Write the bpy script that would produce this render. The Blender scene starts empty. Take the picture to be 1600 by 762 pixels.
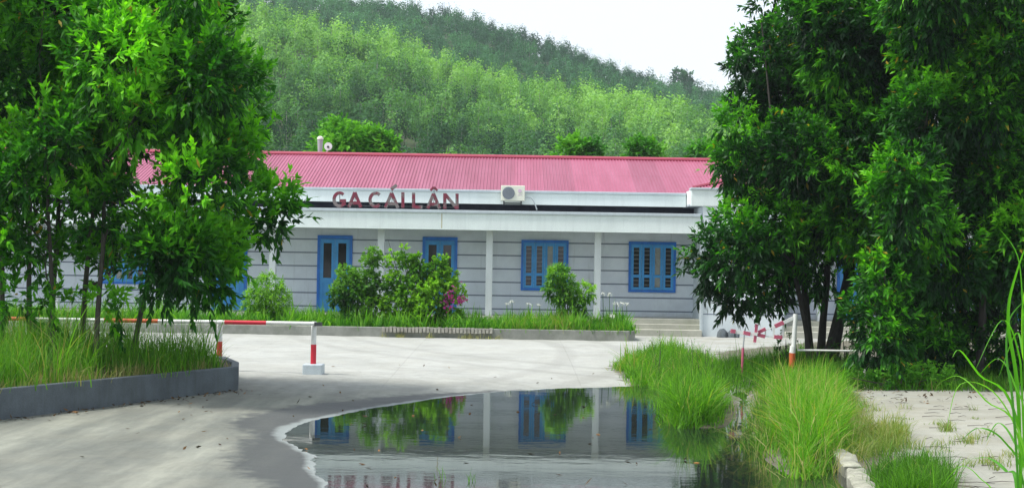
import bpy, math, random
import numpy as np
from mathutils import Matrix, Vector, noise as mnoise
R = math.radians
random.seed(7); rng = np.random.default_rng(7)
scene = bpy.context.scene
col = scene.collection

# ---------------------------------------------------------------- camera
F = 2222.0; CZ = 2.0; ROLL = 0.016; PITCH = math.atan(42 / F)
right = Vector((math.cos(ROLL), 0, math.sin(ROLL)))
fwd = Vector((0, math.cos(PITCH), math.sin(PITCH)))
up0 = right.cross(fwd).normalized(); fwd = up0.cross(right).normalized()
cam = bpy.data.cameras.new('camera'); camo = bpy.data.objects.new('camera', cam); col.objects.link(camo)
cam.sensor_width = 36; cam.lens = 36 * F / 1600; cam.clip_start = 0.1; cam.clip_end = 6000
m = Matrix((right, up0, -fwd)).transposed().to_4x4(); m.translation = (0, 0, CZ)
camo.matrix_world = m; scene.camera = camo

# ---------------------------------------------------------------- world, sun, exposure
SUN_EL, SUN_AZ = 60, 252          # azimuth: direction the light comes from, clockwise from +Y
w = bpy.data.worlds.new("World"); scene.world = w; w.use_nodes = True
nt = w.node_tree; nt.nodes.clear()
sky = nt.nodes.new('ShaderNodeTexSky'); sky.sky_type = 'NISHITA'; sky.sun_disc = False
sky.sun_elevation = R(SUN_EL); sky.sun_rotation = R(SUN_AZ); sky.dust_density = 3; sky.air_density = 1.2
mx = nt.nodes.new('ShaderNodeMix'); mx.data_type = 'RGBA'; mx.inputs[0].default_value = 0.78
mx.inputs[7].default_value = (9.5, 10.2, 11.2, 1)      # thin white overcast
bg = nt.nodes.new('ShaderNodeBackground'); bg.inputs[1].default_value = 0.10
ow = nt.nodes.new('ShaderNodeOutputWorld')
nt.links.new(sky.outputs[0], mx.inputs[6]); nt.links.new(mx.outputs[2], bg.inputs[0]); nt.links.new(bg.outputs[0], ow.inputs[0])
sl = bpy.data.lights.new('sun', 'SUN'); sl.energy = 4.1; sl.angle = R(11); sl.color = (1, .96, .90)
so = bpy.data.objects.new('sun', sl); col.objects.link(so)
sd = Vector((math.sin(R(SUN_AZ)) * math.cos(R(SUN_EL)), math.cos(R(SUN_AZ)) * math.cos(R(SUN_EL)), math.sin(R(SUN_EL))))
so.rotation_euler = (-sd).to_track_quat('-Z', 'Y').to_euler(); so.location = (0, -20, 60)
vs = scene.view_settings; vs.view_transform = 'Standard'; vs.look = 'None'; vs.gamma = 1; vs.use_curve_mapping = False
vs.exposure = 0.42
try: scene.cycles.max_bounces = 8; scene.cycles.diffuse_bounces = 3; scene.cycles.volume_bounces = 0; scene.cycles.transparent_max_bounces = 8
except Exception: pass

# ---------------------------------------------------------------- pixel to world helpers (1600 px frame)
def ray(px, py): return right * (px - 800) + up0 * (381 - py) + fwd * F
def at(px, py, Y):
    d = ray(px, py); return Vector((d.x * Y / d.y, Y, CZ + d.z * Y / d.y))
def atz(px, py, z):
    d = ray(px, py); k = (z - CZ) / d.z; return Vector((d.x * k, d.y * k, z))
def polyz(pts, z): return np.array([[*atz(a, b, z)][:2] for a, b in pts])

# ---------------------------------------------------------------- object helpers
ORG = {}
def finish(me, name, mat, parent):
    o = bpy.data.objects.new(name, me); col.objects.link(o)
    if mat is not None:
        for mm in (mat if isinstance(mat, (list, tuple)) else [mat]): me.materials.append(mm)
    if parent is not None: o.parent = parent
    return o
def origin(parent):
    p = parent
    while p is not None and p.parent is not None: p = p.parent
    return np.array(p.location) if p is not None else np.zeros(3)
def tag(o, label=None, cat=None, group=None, kind=None):
    if label: o['label'] = label
    if cat: o['category'] = cat
    if group: o['group'] = group
    if kind: o['kind'] = kind
    return o
def empty(name, loc, label, cat, group=None, kind=None):
    o = bpy.data.objects.new(name, None); o.location = loc; col.objects.link(o); o.empty_display_size = .2
    return tag(o, label, cat, group, kind)
def np_mesh(V, Fq, parent=None, smooth=False, fattr=None, vattr=None):
    me = bpy.data.meshes.new('m'); V = np.asarray(V, np.float32) - origin(parent).astype(np.float32)
    Fq = np.asarray(Fq, np.int32); n, k = Fq.shape
    me.vertices.add(len(V)); me.vertices.foreach_set('co', V.ravel())
    me.loops.add(n * k); me.loops.foreach_set('vertex_index', Fq.ravel())
    me.polygons.add(n); me.polygons.foreach_set('loop_start', np.arange(n, dtype=np.int32) * k)
    me.polygons.foreach_set('use_smooth', np.full(n, smooth))
    for nm, a in (fattr or {}).items():
        at_ = me.attributes.new(nm, 'FLOAT', 'FACE'); at_.data.foreach_set('value', np.asarray(a, np.float32))
    for nm, a in (vattr or {}).items():
        at_ = me.attributes.new(nm, 'FLOAT', 'POINT'); at_.data.foreach_set('value', np.asarray(a, np.float32))
    me.update(calc_edges=True); return me
class MB:
    def __init__(s): s.v = []; s.f = []
    def poly(s, pts):
        b = len(s.v); s.v += [tuple(p) for p in pts]; s.f.append(tuple(range(b, b + len(pts)))); return s
    def box(s, x0, x1, y0, y1, z0, z1):
        b = len(s.v)
        s.v += [(x0,y0,z0),(x1,y0,z0),(x1,y1,z0),(x0,y1,z0),(x0,y0,z1),(x1,y0,z1),(x1,y1,z1),(x0,y1,z1)]
        s.f += [tuple(b+i for i in q) for q in ((0,3,2,1),(4,5,6,7),(0,1,5,4),(1,2,6,5),(2,3,7,6),(3,0,4,7))]; return s
    def tube(s, pts, rad, n=8, caps=True):
        pts = [Vector(p) for p in pts]; b0 = len(s.v)
        if not hasattr(rad, '__len__'): rad = [rad] * len(pts)
        ref = None
        for i, p in enumerate(pts):
            t = (pts[min(i+1, len(pts)-1)] - pts[max(i-1, 0)]).normalized()
            if ref is None: ref = t.cross(Vector((0, 0, 1)) if abs(t.z) < .9 else Vector((1, 0, 0))).normalized()
            ref = (ref - t * ref.dot(t)).normalized(); bb = t.cross(ref)
            for k in range(n):
                a = 2 * math.pi * k / n; s.v.append(tuple(p + (ref * math.cos(a) + bb * math.sin(a)) * rad[i]))
        for i in range(len(pts) - 1):
            for k in range(n):
                a, c = b0 + i*n + k, b0 + i*n + (k+1) % n; s.f.append((a, c, c + n, a + n))
        if caps:
            s.f.append(tuple(b0 + k for k in reversed(range(n)))); e = b0 + (len(pts)-1)*n; s.f.append(tuple(e + k for k in range(n)))
        return s
    def bar(s, p, q, wx, wy):      # bar between p and q: width wx across in the XZ plane, thickness wy in Y
        p, q = Vector(p), Vector(q); t = (q - p).normalized(); a = t.cross(Vector((0, 1, 0)))
        if a.length < 1e-4: a = Vector((1, 0, 0))
        a = a.normalized() * wx / 2; c = a.cross(t).normalized() * wy / 2; b = len(s.v)
        for e in (p, q):
            for u, v in ((-1,-1),(1,-1),(1,1),(-1,1)): s.v.append(tuple(e + a*u + c*v))
        s.f += [tuple(b+i for i in qd) for qd in ((0,3,2,1),(4,5,6,7),(0,1,5,4),(1,2,6,5),(2,3,7,6),(3,0,4,7))]; return s
    def disc(s, c, r, y0, y1, n=24, axis='y'):
        return s.tube([(c[0], y0, c[1]), (c[0], y1, c[1])], r, n)
    def build(s, name, mat, parent=None, smooth=False, bevel=0):
        me = bpy.data.meshes.new(name); og = origin(parent)
        me.from_pydata([(x-og[0], y-og[1], z-og[2]) for x, y, z in s.v], [], s.f); me.update()
        if smooth:
            me.polygons.foreach_set('use_smooth', [True]*len(me.polygons))
            try: me.set_sharp_from_angle(angle=R(40))
            except Exception: pass
        o = finish(me, name, mat, parent)
        if bevel:
            b = o.modifiers.new('bevel', 'BEVEL'); b.width = bevel; b.segments = 2; b.limit_method = 'ANGLE'
        return o

# ---------------------------------------------------------------- materials
def N(t, ty, **k):
    n = t.nodes.new(ty)
    for a, b in k.items():
        if a.startswith('_'): n.inputs[int(a[1:])].default_value = b
        else: setattr(n, a, b)
    return n
def ramp(t, stops, src=None):
    r = t.nodes.new('ShaderNodeValToRGB'); e = r.color_ramp.elements
    while len(e) < len(stops): e.new(.5)
    for i, (p, c) in enumerate(stops):
        e[i].position = p; e[i].color = (*c, 1) if hasattr(c, '__len__') else (c, c, c, 1)
    if src is not None: t.links.new(src, r.inputs[0])
    return r
def mixc(t, f, a, b, mode='MIX'):
    x = t.nodes.new('ShaderNodeMix'); x.data_type = 'RGBA'; x.blend_type = mode
    for i, v in ((0, f), (6, a), (7, b)):
        if isinstance(v, bpy.types.NodeSocket): t.links.new(v, x.inputs[i])
        else: x.inputs[i].default_value = v if i == 0 else ((*v, 1) if len(v) == 3 else v)
    return x.outputs[2]
def noise_n(t, scale, detail=4, rough=.6, vec=None, mapscale=None, rot=None):
    n = N(t, 'ShaderNodeTexNoise'); n.inputs['Scale'].default_value = scale; n.inputs['Detail'].default_value = detail; n.inputs['Roughness'].default_value = rough
    if vec is None:
        tc = t.nodes.new('ShaderNodeNewGeometry'); vec = tc.outputs['Position']
    if mapscale or rot:
        mp = t.nodes.new('ShaderNodeMapping'); t.links.new(vec, mp.inputs[0])
        if mapscale: mp.inputs['Scale'].default_value = mapscale
        if rot: mp.inputs['Rotation'].default_value = rot
        vec = mp.outputs[0]
    t.links.new(vec, n.inputs['Vector']); return n.outputs['Fac']
def math_n(t, op, a, b=0., c=None, clamp=False):
    x = t.nodes.new('ShaderNodeMath'); x.operation = op; x.use_clamp = clamp
    for i, v in enumerate((a, b) if c is None else (a, b, c)):
        if isinstance(v, bpy.types.NodeSocket): t.links.new(v, x.inputs[i])
        else: x.inputs[i].default_value = v
    return x.outputs[0]
def base(name):
    m_ = bpy.data.materials.new(name); m_.use_nodes = True; t = m_.node_tree
    return m_, t, t.nodes['Principled BSDF']
def bump(t, p, h, strength=.4, dist=.01):
    b = t.nodes.new('ShaderNodeBump'); b.inputs['Strength'].default_value = strength; b.inputs['Distance'].default_value = dist
    t.links.new(h, b.inputs['Height']); t.links.new(b.outputs[0], p.inputs['Normal'])
def simple(name, c, rough=.6, var=.15, scale=2.5, dirt=None, dirt_amt=.5, fine=40, bmp=.15, metal=0, vert=False, spec=.5):
    m_, t, p = base(name); p.inputs['Roughness'].default_value = rough; p.inputs['Metallic'].default_value = metal
    p.inputs['Specular IOR Level'].default_value = spec
    n1 = noise_n(t, scale, 6, .65)
    n2 = noise_n(t, fine, 3, .6)
    lo = tuple(x * (1 - var) for x in c); hi = tuple(min(1, x * (1 + var)) for x in c)
    cc = ramp(t, [(.3, lo), (.7, hi)], n1).outputs[0]
    cc = mixc(t, .25, cc, ramp(t, [(.3, .35), (.7, 1.)], n2).outputs[0], 'MULTIPLY')
    if dirt:
        n3 = noise_n(t, 1.3 if not vert else 1.0, 7, .7, mapscale=(6, 6, .5) if vert else (1, 1, 1))
        cc = mixc(t, math_n(t, 'MULTIPLY', ramp(t, [(.48, 0.), (.75, 1.)], n3).outputs[0], dirt_amt), cc, dirt)
    t.links.new(cc, p.inputs['Base Color']); bump(t, p, n2, bmp, .01); return m_
def leafmat(name, stops, rough=.48, trans=.38, spec=.25, yel=False):
    if yel: stops = [(0, (.36, .27, .03)), (.035, stops[0][1])] + stops[1:]
    m_, t, p = base(name); a = N(t, 'ShaderNodeAttribute', attribute_name='tone')
    rp = ramp(t, stops, a.outputs['Fac'])
    t.links.new(rp.outputs[0], p.inputs['Base Color']); p.inputs['Roughness'].default_value = rough; p.inputs['Specular IOR Level'].default_value = spec
    tr = t.nodes.new('ShaderNodeBsdfTranslucent'); tc = mixc(t, 1., rp.outputs[0], (1.5, 1.7, .35), 'MULTIPLY'); t.links.new(tc, tr.inputs[0])
    ms = t.nodes.new('ShaderNodeMixShader'); ms.inputs[0].default_value = trans
    o = t.nodes['Material Output']; t.links.new(p.outputs[0], ms.inputs[1]); t.links.new(tr.outputs[0], ms.inputs[2]); t.links.new(ms.outputs[0], o.inputs[0])
    return m_
M = {}
M['white'] = simple('white_paint', (.78, .86, .84), .55, .05, 1.2, dirt=(.5, .56, .55), dirt_amt=.35, vert=True, bmp=.1)
M['trim'] = simple('grey_trim', (.50, .57, .61), .5, .08, 2, dirt=(.3, .34, .36), dirt_amt=.4, vert=True)
M['column'] = simple('column_paint', (.74, .79, .80), .5, .05, 1.5, dirt=(.45, .5, .52), dirt_amt=.3, vert=True)
M['wall'] = simple('stucco', (.80, .86, .96), .85, .08, 1.1, dirt=(.58, .62, .68), dirt_amt=.5, fine=60, bmp=.5)
t = M['wall'].node_tree; p = t.nodes['Principled BSDF']; src = p.inputs['Base Color'].links[0].from_socket
g_ = t.nodes.new('ShaderNodeNewGeometry'); sx_ = t.nodes.new('ShaderNodeSeparateXYZ'); t.links.new(g_.outputs['Position'], sx_.inputs[0])
sp_ = math_n(t, 'ADD', math_n(t, 'MULTIPLY_ADD', sx_.outputs[2], -1.1, .75), math_n(t, 'MULTIPLY', noise_n(t, 1.6, 6, .7), .9))
dr_ = ramp(t, [(.57, 0.), (.68, 1.)], noise_n(t, 1., 6, .7, mapscale=(5, 5, .35))).outputs[0]
c1 = mixc(t, math_n(t, 'MULTIPLY', ramp(t, [(.45, 0.), (.75, 1.)], sp_).outputs[0], .4), src, (.36, .36, .32))
c2 = mixc(t, math_n(t, 'MULTIPLY', dr_, .28), c1, (.33, .36, .38)); t.links.new(c2, p.inputs['Base Color'])
M['wingwall'] = simple('wing_stucco', (.70, .77, .80), .8, .06, 1.1, dirt=(.45, .5, .5), dirt_amt=.4, fine=60, bmp=.4)
M['groove'] = simple('groove_paint', (.19, .23, .30), .8, .1)
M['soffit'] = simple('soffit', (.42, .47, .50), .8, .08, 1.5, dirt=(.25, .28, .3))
M['gapshade'] = simple('gap_shade_wall', (.06, .065, .10), .8, .3, 3)
M['blue'] = simple('blue_paint', (.02, .19, .70), .45, .18, 3, dirt=(.06, .28, .66), dirt_amt=.55, vert=True)
M['bluel'] = simple('light_blue_paint', (.06, .35, .78), .45, .15, 3, dirt=(.12, .42, .76), dirt_amt=.5, vert=True)
M['steps'] = simple('step_stone', (.42, .42, .36), .8, .15, 2, dirt=(.2, .22, .15), dirt_amt=.6)
M['kerb'] = simple('kerb_concrete', (.095, .115, .13), .85, .28, 1.6, dirt=(.06, .075, .07), dirt_amt=.75, vert=True, bmp=.6)  # base tone darkened to stand in for shade on the kerb face
M['kerbf'] = simple('yard_kerb', (.27, .28, .25), .9, .2, 1.8, dirt=(.1, .12, .08), dirt_amt=.7, bmp=.6)
M['kerbb'] = simple('pale_broken_concrete', (.30, .30, .24), .9, .35, 5, dirt=(.09, .10, .06), dirt_amt=.85, bmp=1)
M['brick'] = simple('edging_brick', (.36, .35, .30), .9, .3, 5, dirt=(.1, .07, .05), dirt_amt=.6, bmp=.8)
M['soil'] = simple('bed_soil', (.075, .055, .035), .95, .4, 4, dirt=(.05, .07, .02), bmp=1)
M['bark'] = simple('bark', (.075, .065, .055), .9, .35, 8, dirt=(.18, .17, .15), dirt_amt=.35, bmp=1, vert=True)
M['barkd'] = simple('dark_bark', (.045, .04, .036), .9, .35, 8, dirt=(.1, .095, .08), dirt_amt=.35, bmp=1, vert=True)
M['pwhite'] = simple('post_white', (.78, .80, .78), .45, .05, 5, dirt=(.5, .45, .36), dirt_amt=.3)
M['red'] = simple('post_red', (.62, .02, .045), .45, .1, 5)
M['redf'] = simple('faded_red', (.50, .10, .17), .6, .15, 5)
M['orange'] = simple('orange_red', (.55, .10, .03), .6, .15, 5)
M['acw'] = simple('ac_cream', (.72, .73, .62), .5, .05, 3)
M['acd'] = simple('ac_grille', (.16, .19, .24), .6, .1, 3)
M['aclogo'] = simple('badge_pink', (.62, .48, .60), .6, .05)
M['pipe'] = simple('pipe_grey', (.5, .55, .56), .5, .05)
M['dark'] = simple('dark_metal', (.05, .055, .06), .6, .1)
M['grey'] = simple('grey_metal', (.35, .37, .38), .5, .1)
M['petal'] = simple('white_petal', (.8, .82, .72), .6, .05)
M['magenta'] = leafmat('magenta_bract', [(0, (.35, .02, .28)), (1, (.55, .05, .45))], .6, .4)
M['litter'] = leafmat('dead_leaf', [(0, (.04, .03, .022)), (.6, (.09, .06, .035)), (1, (.3, .15, .05))], .8, .1)
# weathered letters: red paint worn off to grey-brown metal
m_, t, p = base('rusty_letter'); n = noise_n(t, 3.2, 6, .7); n2 = noise_n(t, 25, 3)
cc = ramp(t, [(.42, (.22, .018, .05)), (.52, (.17, .04, .06)), (.56, (.20, .17, .17))], n).outputs[0]
cc = mixc(t, .4, cc, ramp(t, [(.3, .4), (.7, 1.)], n2).outputs[0], 'MULTIPLY'); t.links.new(cc, p.inputs[0]); p.inputs['Roughness'].default_value = .7; M['letter'] = m_
# roof sheet
m_, t, p = base('pink_roof_sheet'); n = noise_n(t, .8, 6, .7, mapscale=(2.2, .25, .5)); n2 = noise_n(t, 14, 4)
cc = ramp(t, [(.25, (.27, .058, .108)), (.5, (.325, .08, .145)), (.8, (.39, .12, .20))], n).outputs[0]
g_ = t.nodes.new('ShaderNodeNewGeometry'); sx_ = t.nodes.new('ShaderNodeSeparateXYZ'); t.links.new(g_.outputs['Position'], sx_.inputs[0])
wn = t.nodes.new('ShaderNodeTexWhiteNoise'); wn.noise_dimensions = '1D'; t.links.new(math_n(t, 'FLOOR', math_n(t, 'DIVIDE', sx_.outputs[0], 1.04)), wn.inputs['W'])
cc = mixc(t, 1., cc, ramp(t, [(0, .84), (1, 1.06)], wn.outputs['Value']).outputs[0], 'MULTIPLY')
lap = math_n(t, 'LESS_THAN', math_n(t, 'ABSOLUTE', math_n(t, 'SUBTRACT', sx_.outputs[1], 50.1)), .022)
cc = mixc(t, math_n(t, 'MULTIPLY', lap, .45), cc, (.12, .03, .05))
rs_ = ramp(t, [(.62, 0.), (.72, 1.)], noise_n(t, 1.2, 6, .7, mapscale=(4, .5, 1))).outputs[0]
cc = mixc(t, math_n(t, 'MULTIPLY', rs_, .4), cc, (.20, .075, .07))
cc = mixc(t, .3, cc, ramp(t, [(.3, .55), (.7, 1.)], n2).outputs[0], 'MULTIPLY'); t.links.new(cc, p.inputs[0]); p.inputs['Roughness'].default_value = .5; M['roof'] = m_
M['ridge'] = simple('ridge_red', (.36, .045, .085), .45, .1, 3)
# glass
m_, t, p = base('window_glass'); n = noise_n(t, 1.1, 2); cc = ramp(t, [(.35, (.012, .01, .012)), (.65, (.05, .045, .05))], n).outputs[0]
t.links.new(cc, p.inputs[0]); p.inputs['Roughness'].default_value = .08; M['glass'] = m_
M['curtain'] = simple('curtain_behind_glass', (.34, .35, .32), .35, .25, 5, spec=.6)
# water
m_, t, p = base('puddle_water'); p.inputs['Base Color'].default_value = (.012, .016, .014, 1); p.inputs['Roughness'].default_value = .025; p.inputs['IOR'].default_value = 2.1
g = t.nodes.new('ShaderNodeNewGeometry')
n1 = noise_n(t, 1.6, 3, .55, mapscale=(1, 1.6, 1)); n2 = noise_n(t, 9, 3, .6, mapscale=(1, 2.2, 1))
sx = t.nodes.new('ShaderNodeSeparateXYZ'); t.links.new(g.outputs['Position'], sx.inputs[0])
near = math_n(t, 'MULTIPLY_ADD', sx.outputs[1], -.25, 4.75, clamp=True)      # a breeze ruffles the near end
h = math_n(t, 'ADD', n1, math_n(t, 'MULTIPLY', n2, math_n(t, 'MULTIPLY_ADD', near, .22, .05)))
bump(t, p, h, .05, .03); M['water'] = m_
# foliage
M['acaciaL'] = leafmat('acacia_leaf', [(0, (.006, .040, .008)), (.42, (.020, .125, .008)), (.72, (.085, .33, .010)), (1, (.20, .55, .02))], yel=True)
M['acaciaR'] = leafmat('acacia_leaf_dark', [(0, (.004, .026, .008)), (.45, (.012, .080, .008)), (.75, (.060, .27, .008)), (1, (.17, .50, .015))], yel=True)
M['grass'] = leafmat('tall_grass', [(0, (.025, .08, .012)), (.4, (.07, .21, .014)), (.85, (.16, .38, .025)), (1, (.36, .34, .13))], .6, .45)
M['grassL'] = leafmat('bed_grass', [(0, (.03, .09, .012)), (.5, (.075, .22, .014)), (.85, (.15, .36, .025)), (1, (.32, .29, .12))], .6, .4)
M['drygrass'] = leafmat('dry_grass', [(0, (.09, .15, .03)), (.5, (.16, .25, .05)), (1, (.33, .30, .14))], .7, .35)
M['lily'] = leafmat('lily_leaf', [(0, (.03, .13, .012)), (.5, (.075, .25, .018)), (1, (.20, .42, .04))], .45, .4)
M['cane'] = leafmat('cane_leaf', [(0, (.04, .18, .03)), (.5, (.10, .34, .02)), (1, (.22, .50, .05))], .5, .5)
M['shrubd'] = leafmat('shrub_leaf', [(0, (.012, .055, .012)), (.5, (.035, .13, .018)), (1, (.14, .33, .03))], .45, .3)
M['shrubl'] = leafmat('bougainvillea_leaf', [(0, (.02, .08, .012)), (.5, (.065, .21, .018)), (1, (.26, .50, .04))], .5, .4)
M['roofbush'] = leafmat('bright_tree_leaf', [(0, (.015, .09, .01)), (.5, (.05, .22, .015)), (1, (.14, .38, .03))], .6, .35)
M['forest1'] = leafmat('plantation_leaf', [(0, (.012, .055, .024)), (.35, (.048, .145, .052)), (.7, (.115, .275, .075)), (1, (.25, .46, .12))], .7, .35, .2)
M['forest2_shade'] = leafmat('ridge_leaf_shaded', [(0, (.010, .055, .026)), (.5, (.030, .120, .052)), (1, (.075, .235, .085))], .7, .25, .2)  # leaf greens darkened, cloud shadow over the ridge put into the colour
M['palebark'] = simple('pale_trunk', (.34, .33, .28), .9, .1)

# ---------------------------------------------------------------- sdf helpers
def poly_sdf(P, X, Y):
    d = np.full(X.shape, 1e9); ins = np.zeros(X.shape, bool); n = len(P)
    for i in range(n):
        a, b = P[i], P[(i+1) % n]; e = b - a; wx, wy = X - a[0], Y - a[1]
        tt = np.clip((wx*e[0] + wy*e[1]) / (e @ e + 1e-12), 0, 1)
        d = np.minimum(d, np.hypot(wx - tt*e[0], wy - tt*e[1]))
        c = (a[1] > Y) != (b[1] > Y)
        with np.errstate(divide='ignore', invalid='ignore'): xi = a[0] + (Y - a[1]) * e[0] / (e[1] if abs(e[1]) > 1e-12 else 1e-12)
        ins ^= c & (X < xi)
    return np.where(ins, -d, d)
WZ = -.40
PUD = polyz([(1025,601),(1040,612),(1035,635),(1045,655),(1100,662),(1146,655),(1150,640),(1140,612),(1170,612),(1178,650),(1190,700),(1240,736),(1290,728),(1312,715),(1326,740),(1345,775),(1370,830),(1380,960),(470,960),(525,800),(518,770),(500,747),(484,727),(490,712),(470,700),(447,688),(441,677),(450,668),(480,658),(520,649),(580,637),(640,628),(700,619),(780,611),(850,607),(930,605)], WZ)
WET = polyz([(1030,599),(930,602),(850,603),(780,605),(700,609),(620,615),(560,621),(500,627),(430,637),(385,646),(352,656),(366,664),(395,672),(378,688),(360,704),(363,722),(372,738),(422,748),(405,775),(380,960),(1380,960),(1345,775),(1240,700),(1100,640)], -.33)
SOILS = [polyz(q, -.30) for q in (
    [(955,577),(990,598),(1040,606),(1115,602),(1135,572),(1060,552),(985,562)],
    [(1030,610),(1038,652),(1062,664),(1148,657),(1160,612)],
    [(1165,600),(1172,660),(1190,705),(1245,742),(1312,716),(1352,660),(1340,604),(1300,585),(1180,585)],
    [(1120,560),(1120,600),(1320,600),(1480,604),(1700,612),(1700,545),(1300,545)],
    [(1330,700),(1350,745),(1380,790),(1480,790),(1500,745),(1440,705)])]
def ground_z(X, Y):
    b = np.interp(Y, [16, 21, 27, 34, 40], [-.32, -.30, -.22, -.06, 0])
    s = poly_sdf(PUD, X, Y)
    rise = np.where(s > 0, .006 + s*.055, np.maximum(s*.10, -.12))
    k = b - WZ
    hh = k * (1 - np.exp(-np.maximum(rise, 0) / np.maximum(k, .01)))
    z = WZ + np.where(rise > 0, hh, rise)
    for q, hgt in ((1, .07), (2, .09)):
        z = z + hgt * np.clip(-poly_sdf(SOILS[q], X, Y) / .25, 0, 1)
    return z
def gz1(x, y): return float(ground_z(np.array([x]), np.array([y]))[0])

# ---------------------------------------------------------------- ground
def axis(a, b, st, far, neg):
    c = list(np.arange(a, b + 1e-6, st)); s_ = st; v = b
    while v < far: s_ *= 1.35; v += s_; c.append(v)
    s_ = st; v = a; pre = []
    while v > neg: s_ *= 1.35; v -= s_; pre.append(v)
    return np.array(pre[::-1] + c)
gx = axis(-12, 14, .11, 2500, -2500); gy = axis(13, 46, .11, 3000, -60)
GX, GY = np.meshgrid(gx, gy); GZ = ground_z(GX, GY)
inner = (GX > -12) & (GX < 14) & (GY > 13) & (GY < 46)
nz = np.zeros(GX.size); gxf, gyf = GX.ravel(), GY.ravel(); inn = inner.ravel()
for i in np.nonzero(inn)[0]: nz[i] = mnoise.fractal((gxf[i]*1.3, gyf[i]*1.3, 3.1), 1., 2., 4)
for i in np.nonzero((inn) & (np.abs(poly_sdf(PUD, gxf, gyf)) < 1.2))[0]: nz[i] += .35*mnoise.fractal((gxf[i]*3.5, gyf[i]*3.5, 9.1), 1., 2., 3)
GZ = GZ + (nz * .012).reshape(GX.shape)
idx = np.arange(GX.size).reshape(GX.shape)
q = np.stack([idx[:-1, :-1], idx[:-1, 1:], idx[1:, 1:], idx[1:, :-1]], -1).reshape(-1, 4)
sdw = poly_sdf(PUD, GX, GY).ravel(); sdd = poly_sdf(WET, GX, GY).ravel()
sds = np.min([poly_sdf(s_, GX, GY).ravel() for s_ in SOILS], 0)
me = np_mesh(np.stack([gxf, gyf, GZ.ravel()], -1), q, None, True, vattr={'sdw': sdw, 'sdd': sdd, 'sds': sds})
m_, t, p = base('concrete_yard')
A = lambda nm: N(t, 'ShaderNodeAttribute', attribute_name=nm).outputs['Fac']
g = t.nodes.new('ShaderNodeNewGeometry'); sx = t.nodes.new('ShaderNodeSeparateXYZ'); t.links.new(g.outputs['Position'], sx.inputs[0])
streak = noise_n(t, 1., 6, .62, mapscale=(1.5, .22, 1), rot=(0, 0, R(-14)))
blot = noise_n(t, .55, 6, .65); fine = noise_n(t, 22, 5, .7); mid = noise_n(t, 3.2, 5, .65)
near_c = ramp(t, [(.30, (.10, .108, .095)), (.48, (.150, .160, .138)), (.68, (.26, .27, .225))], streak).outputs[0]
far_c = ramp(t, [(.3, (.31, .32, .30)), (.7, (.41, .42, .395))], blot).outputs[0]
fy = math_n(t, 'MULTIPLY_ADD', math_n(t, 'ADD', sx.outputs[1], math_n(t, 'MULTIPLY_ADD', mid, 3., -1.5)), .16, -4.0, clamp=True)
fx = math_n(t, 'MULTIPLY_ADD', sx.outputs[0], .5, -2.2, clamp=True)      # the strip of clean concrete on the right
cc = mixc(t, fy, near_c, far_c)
cc = mixc(t, math_n(t, 'MULTIPLY', fx, math_n(t, 'SUBTRACT', 1., fy)), cc, ramp(t, [(.3, (.25, .25, .21)), (.7, (.35, .35, .30))], blot).outputs[0])
sand = ramp(t, [(.42, 0.), (.62, 1.)], noise_n(t, .9, 7, .72)).outputs[0]
cc = mixc(t, math_n(t, 'MULTIPLY', math_n(t, 'MULTIPLY', sand, math_n(t, 'MULTIPLY_ADD', fx, .5, .25)), .8), cc, (.235, .225, .17))
cc = mixc(t, .5, cc, ramp(t, [(.25, .72), (.6, 1.)], fine).outputs[0], 'MULTIPLY')
cc = mixc(t, .35, cc, ramp(t, [(.35, .72), (.6, 1.)], mid).outputs[0], 'MULTIPLY')
# slab joints, tyre arcs and grit
def near_line(v, wd): return math_n(t, 'LESS_THAN', math_n(t, 'ABSOLUTE', v), wd)
jx = near_line(math_n(t, 'SUBTRACT', math_n(t, 'FRACT', math_n(t, 'MULTIPLY_ADD', sx.outputs[0], .25, .13)), .5), .004)
jy = near_line(math_n(t, 'SUBTRACT', math_n(t, 'FRACT', math_n(t, 'MULTIPLY_ADD', sx.outputs[1], .25, .3)), .5), .010)
jj = math_n(t, 'MULTIPLY', math_n(t, 'MAXIMUM', jx, jy), math_n(t, 'MULTIPLY', fy, .18))
cc = mixc(t, jj, cc, (.12, .12, .10))
for cx_, cy_, rr_ in ((9.0, 46.0, 14.2), (9.0, 46.0, 15.9), (-15.0, 38.0, 16.5), (-15.0, 38.0, 18.1)):
    vd = t.nodes.new('ShaderNodeVectorMath'); vd.operation = 'DISTANCE'; t.links.new(g.outputs['Position'], vd.inputs[0]); vd.inputs[1].default_value = (cx_, cy_, 0)
    dd = math_n(t, 'ABSOLUTE', math_n(t, 'ADD', math_n(t, 'SUBTRACT', vd.outputs['Value'], rr_), math_n(t, 'MULTIPLY_ADD', streak, .5, -.25)))
    tm = ramp(t, [(0, 1.), (.16, .8), (.3, 0.)], dd).outputs[0]
    cc = mixc(t, math_n(t, 'MULTIPLY', math_n(t, 'MULTIPLY', tm, mid), .42), cc, (.13, .13, .115))
gr_ = ramp(t, [(.66, 0.), (.70, 1.)], noise_n(t, 7, 5, .75)).outputs[0]
cc = mixc(t, math_n(t, 'MULTIPLY', gr_, .45), cc, (.11, .10, .08))
# damp margin
dn = math_n(t, 'ADD', A('sdd'), math_n(t, 'MULTIPLY_ADD', mid, .9, -.45))
wet = ramp(t, [(.34, 1.), (.62, 0.)], math_n(t, 'MULTIPLY_ADD', dn, 1., .5, clamp=True)).outputs[0]
cc = mixc(t, math_n(t, 'MULTIPLY', wet, .82), cc, (.032, .037, .040))
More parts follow.
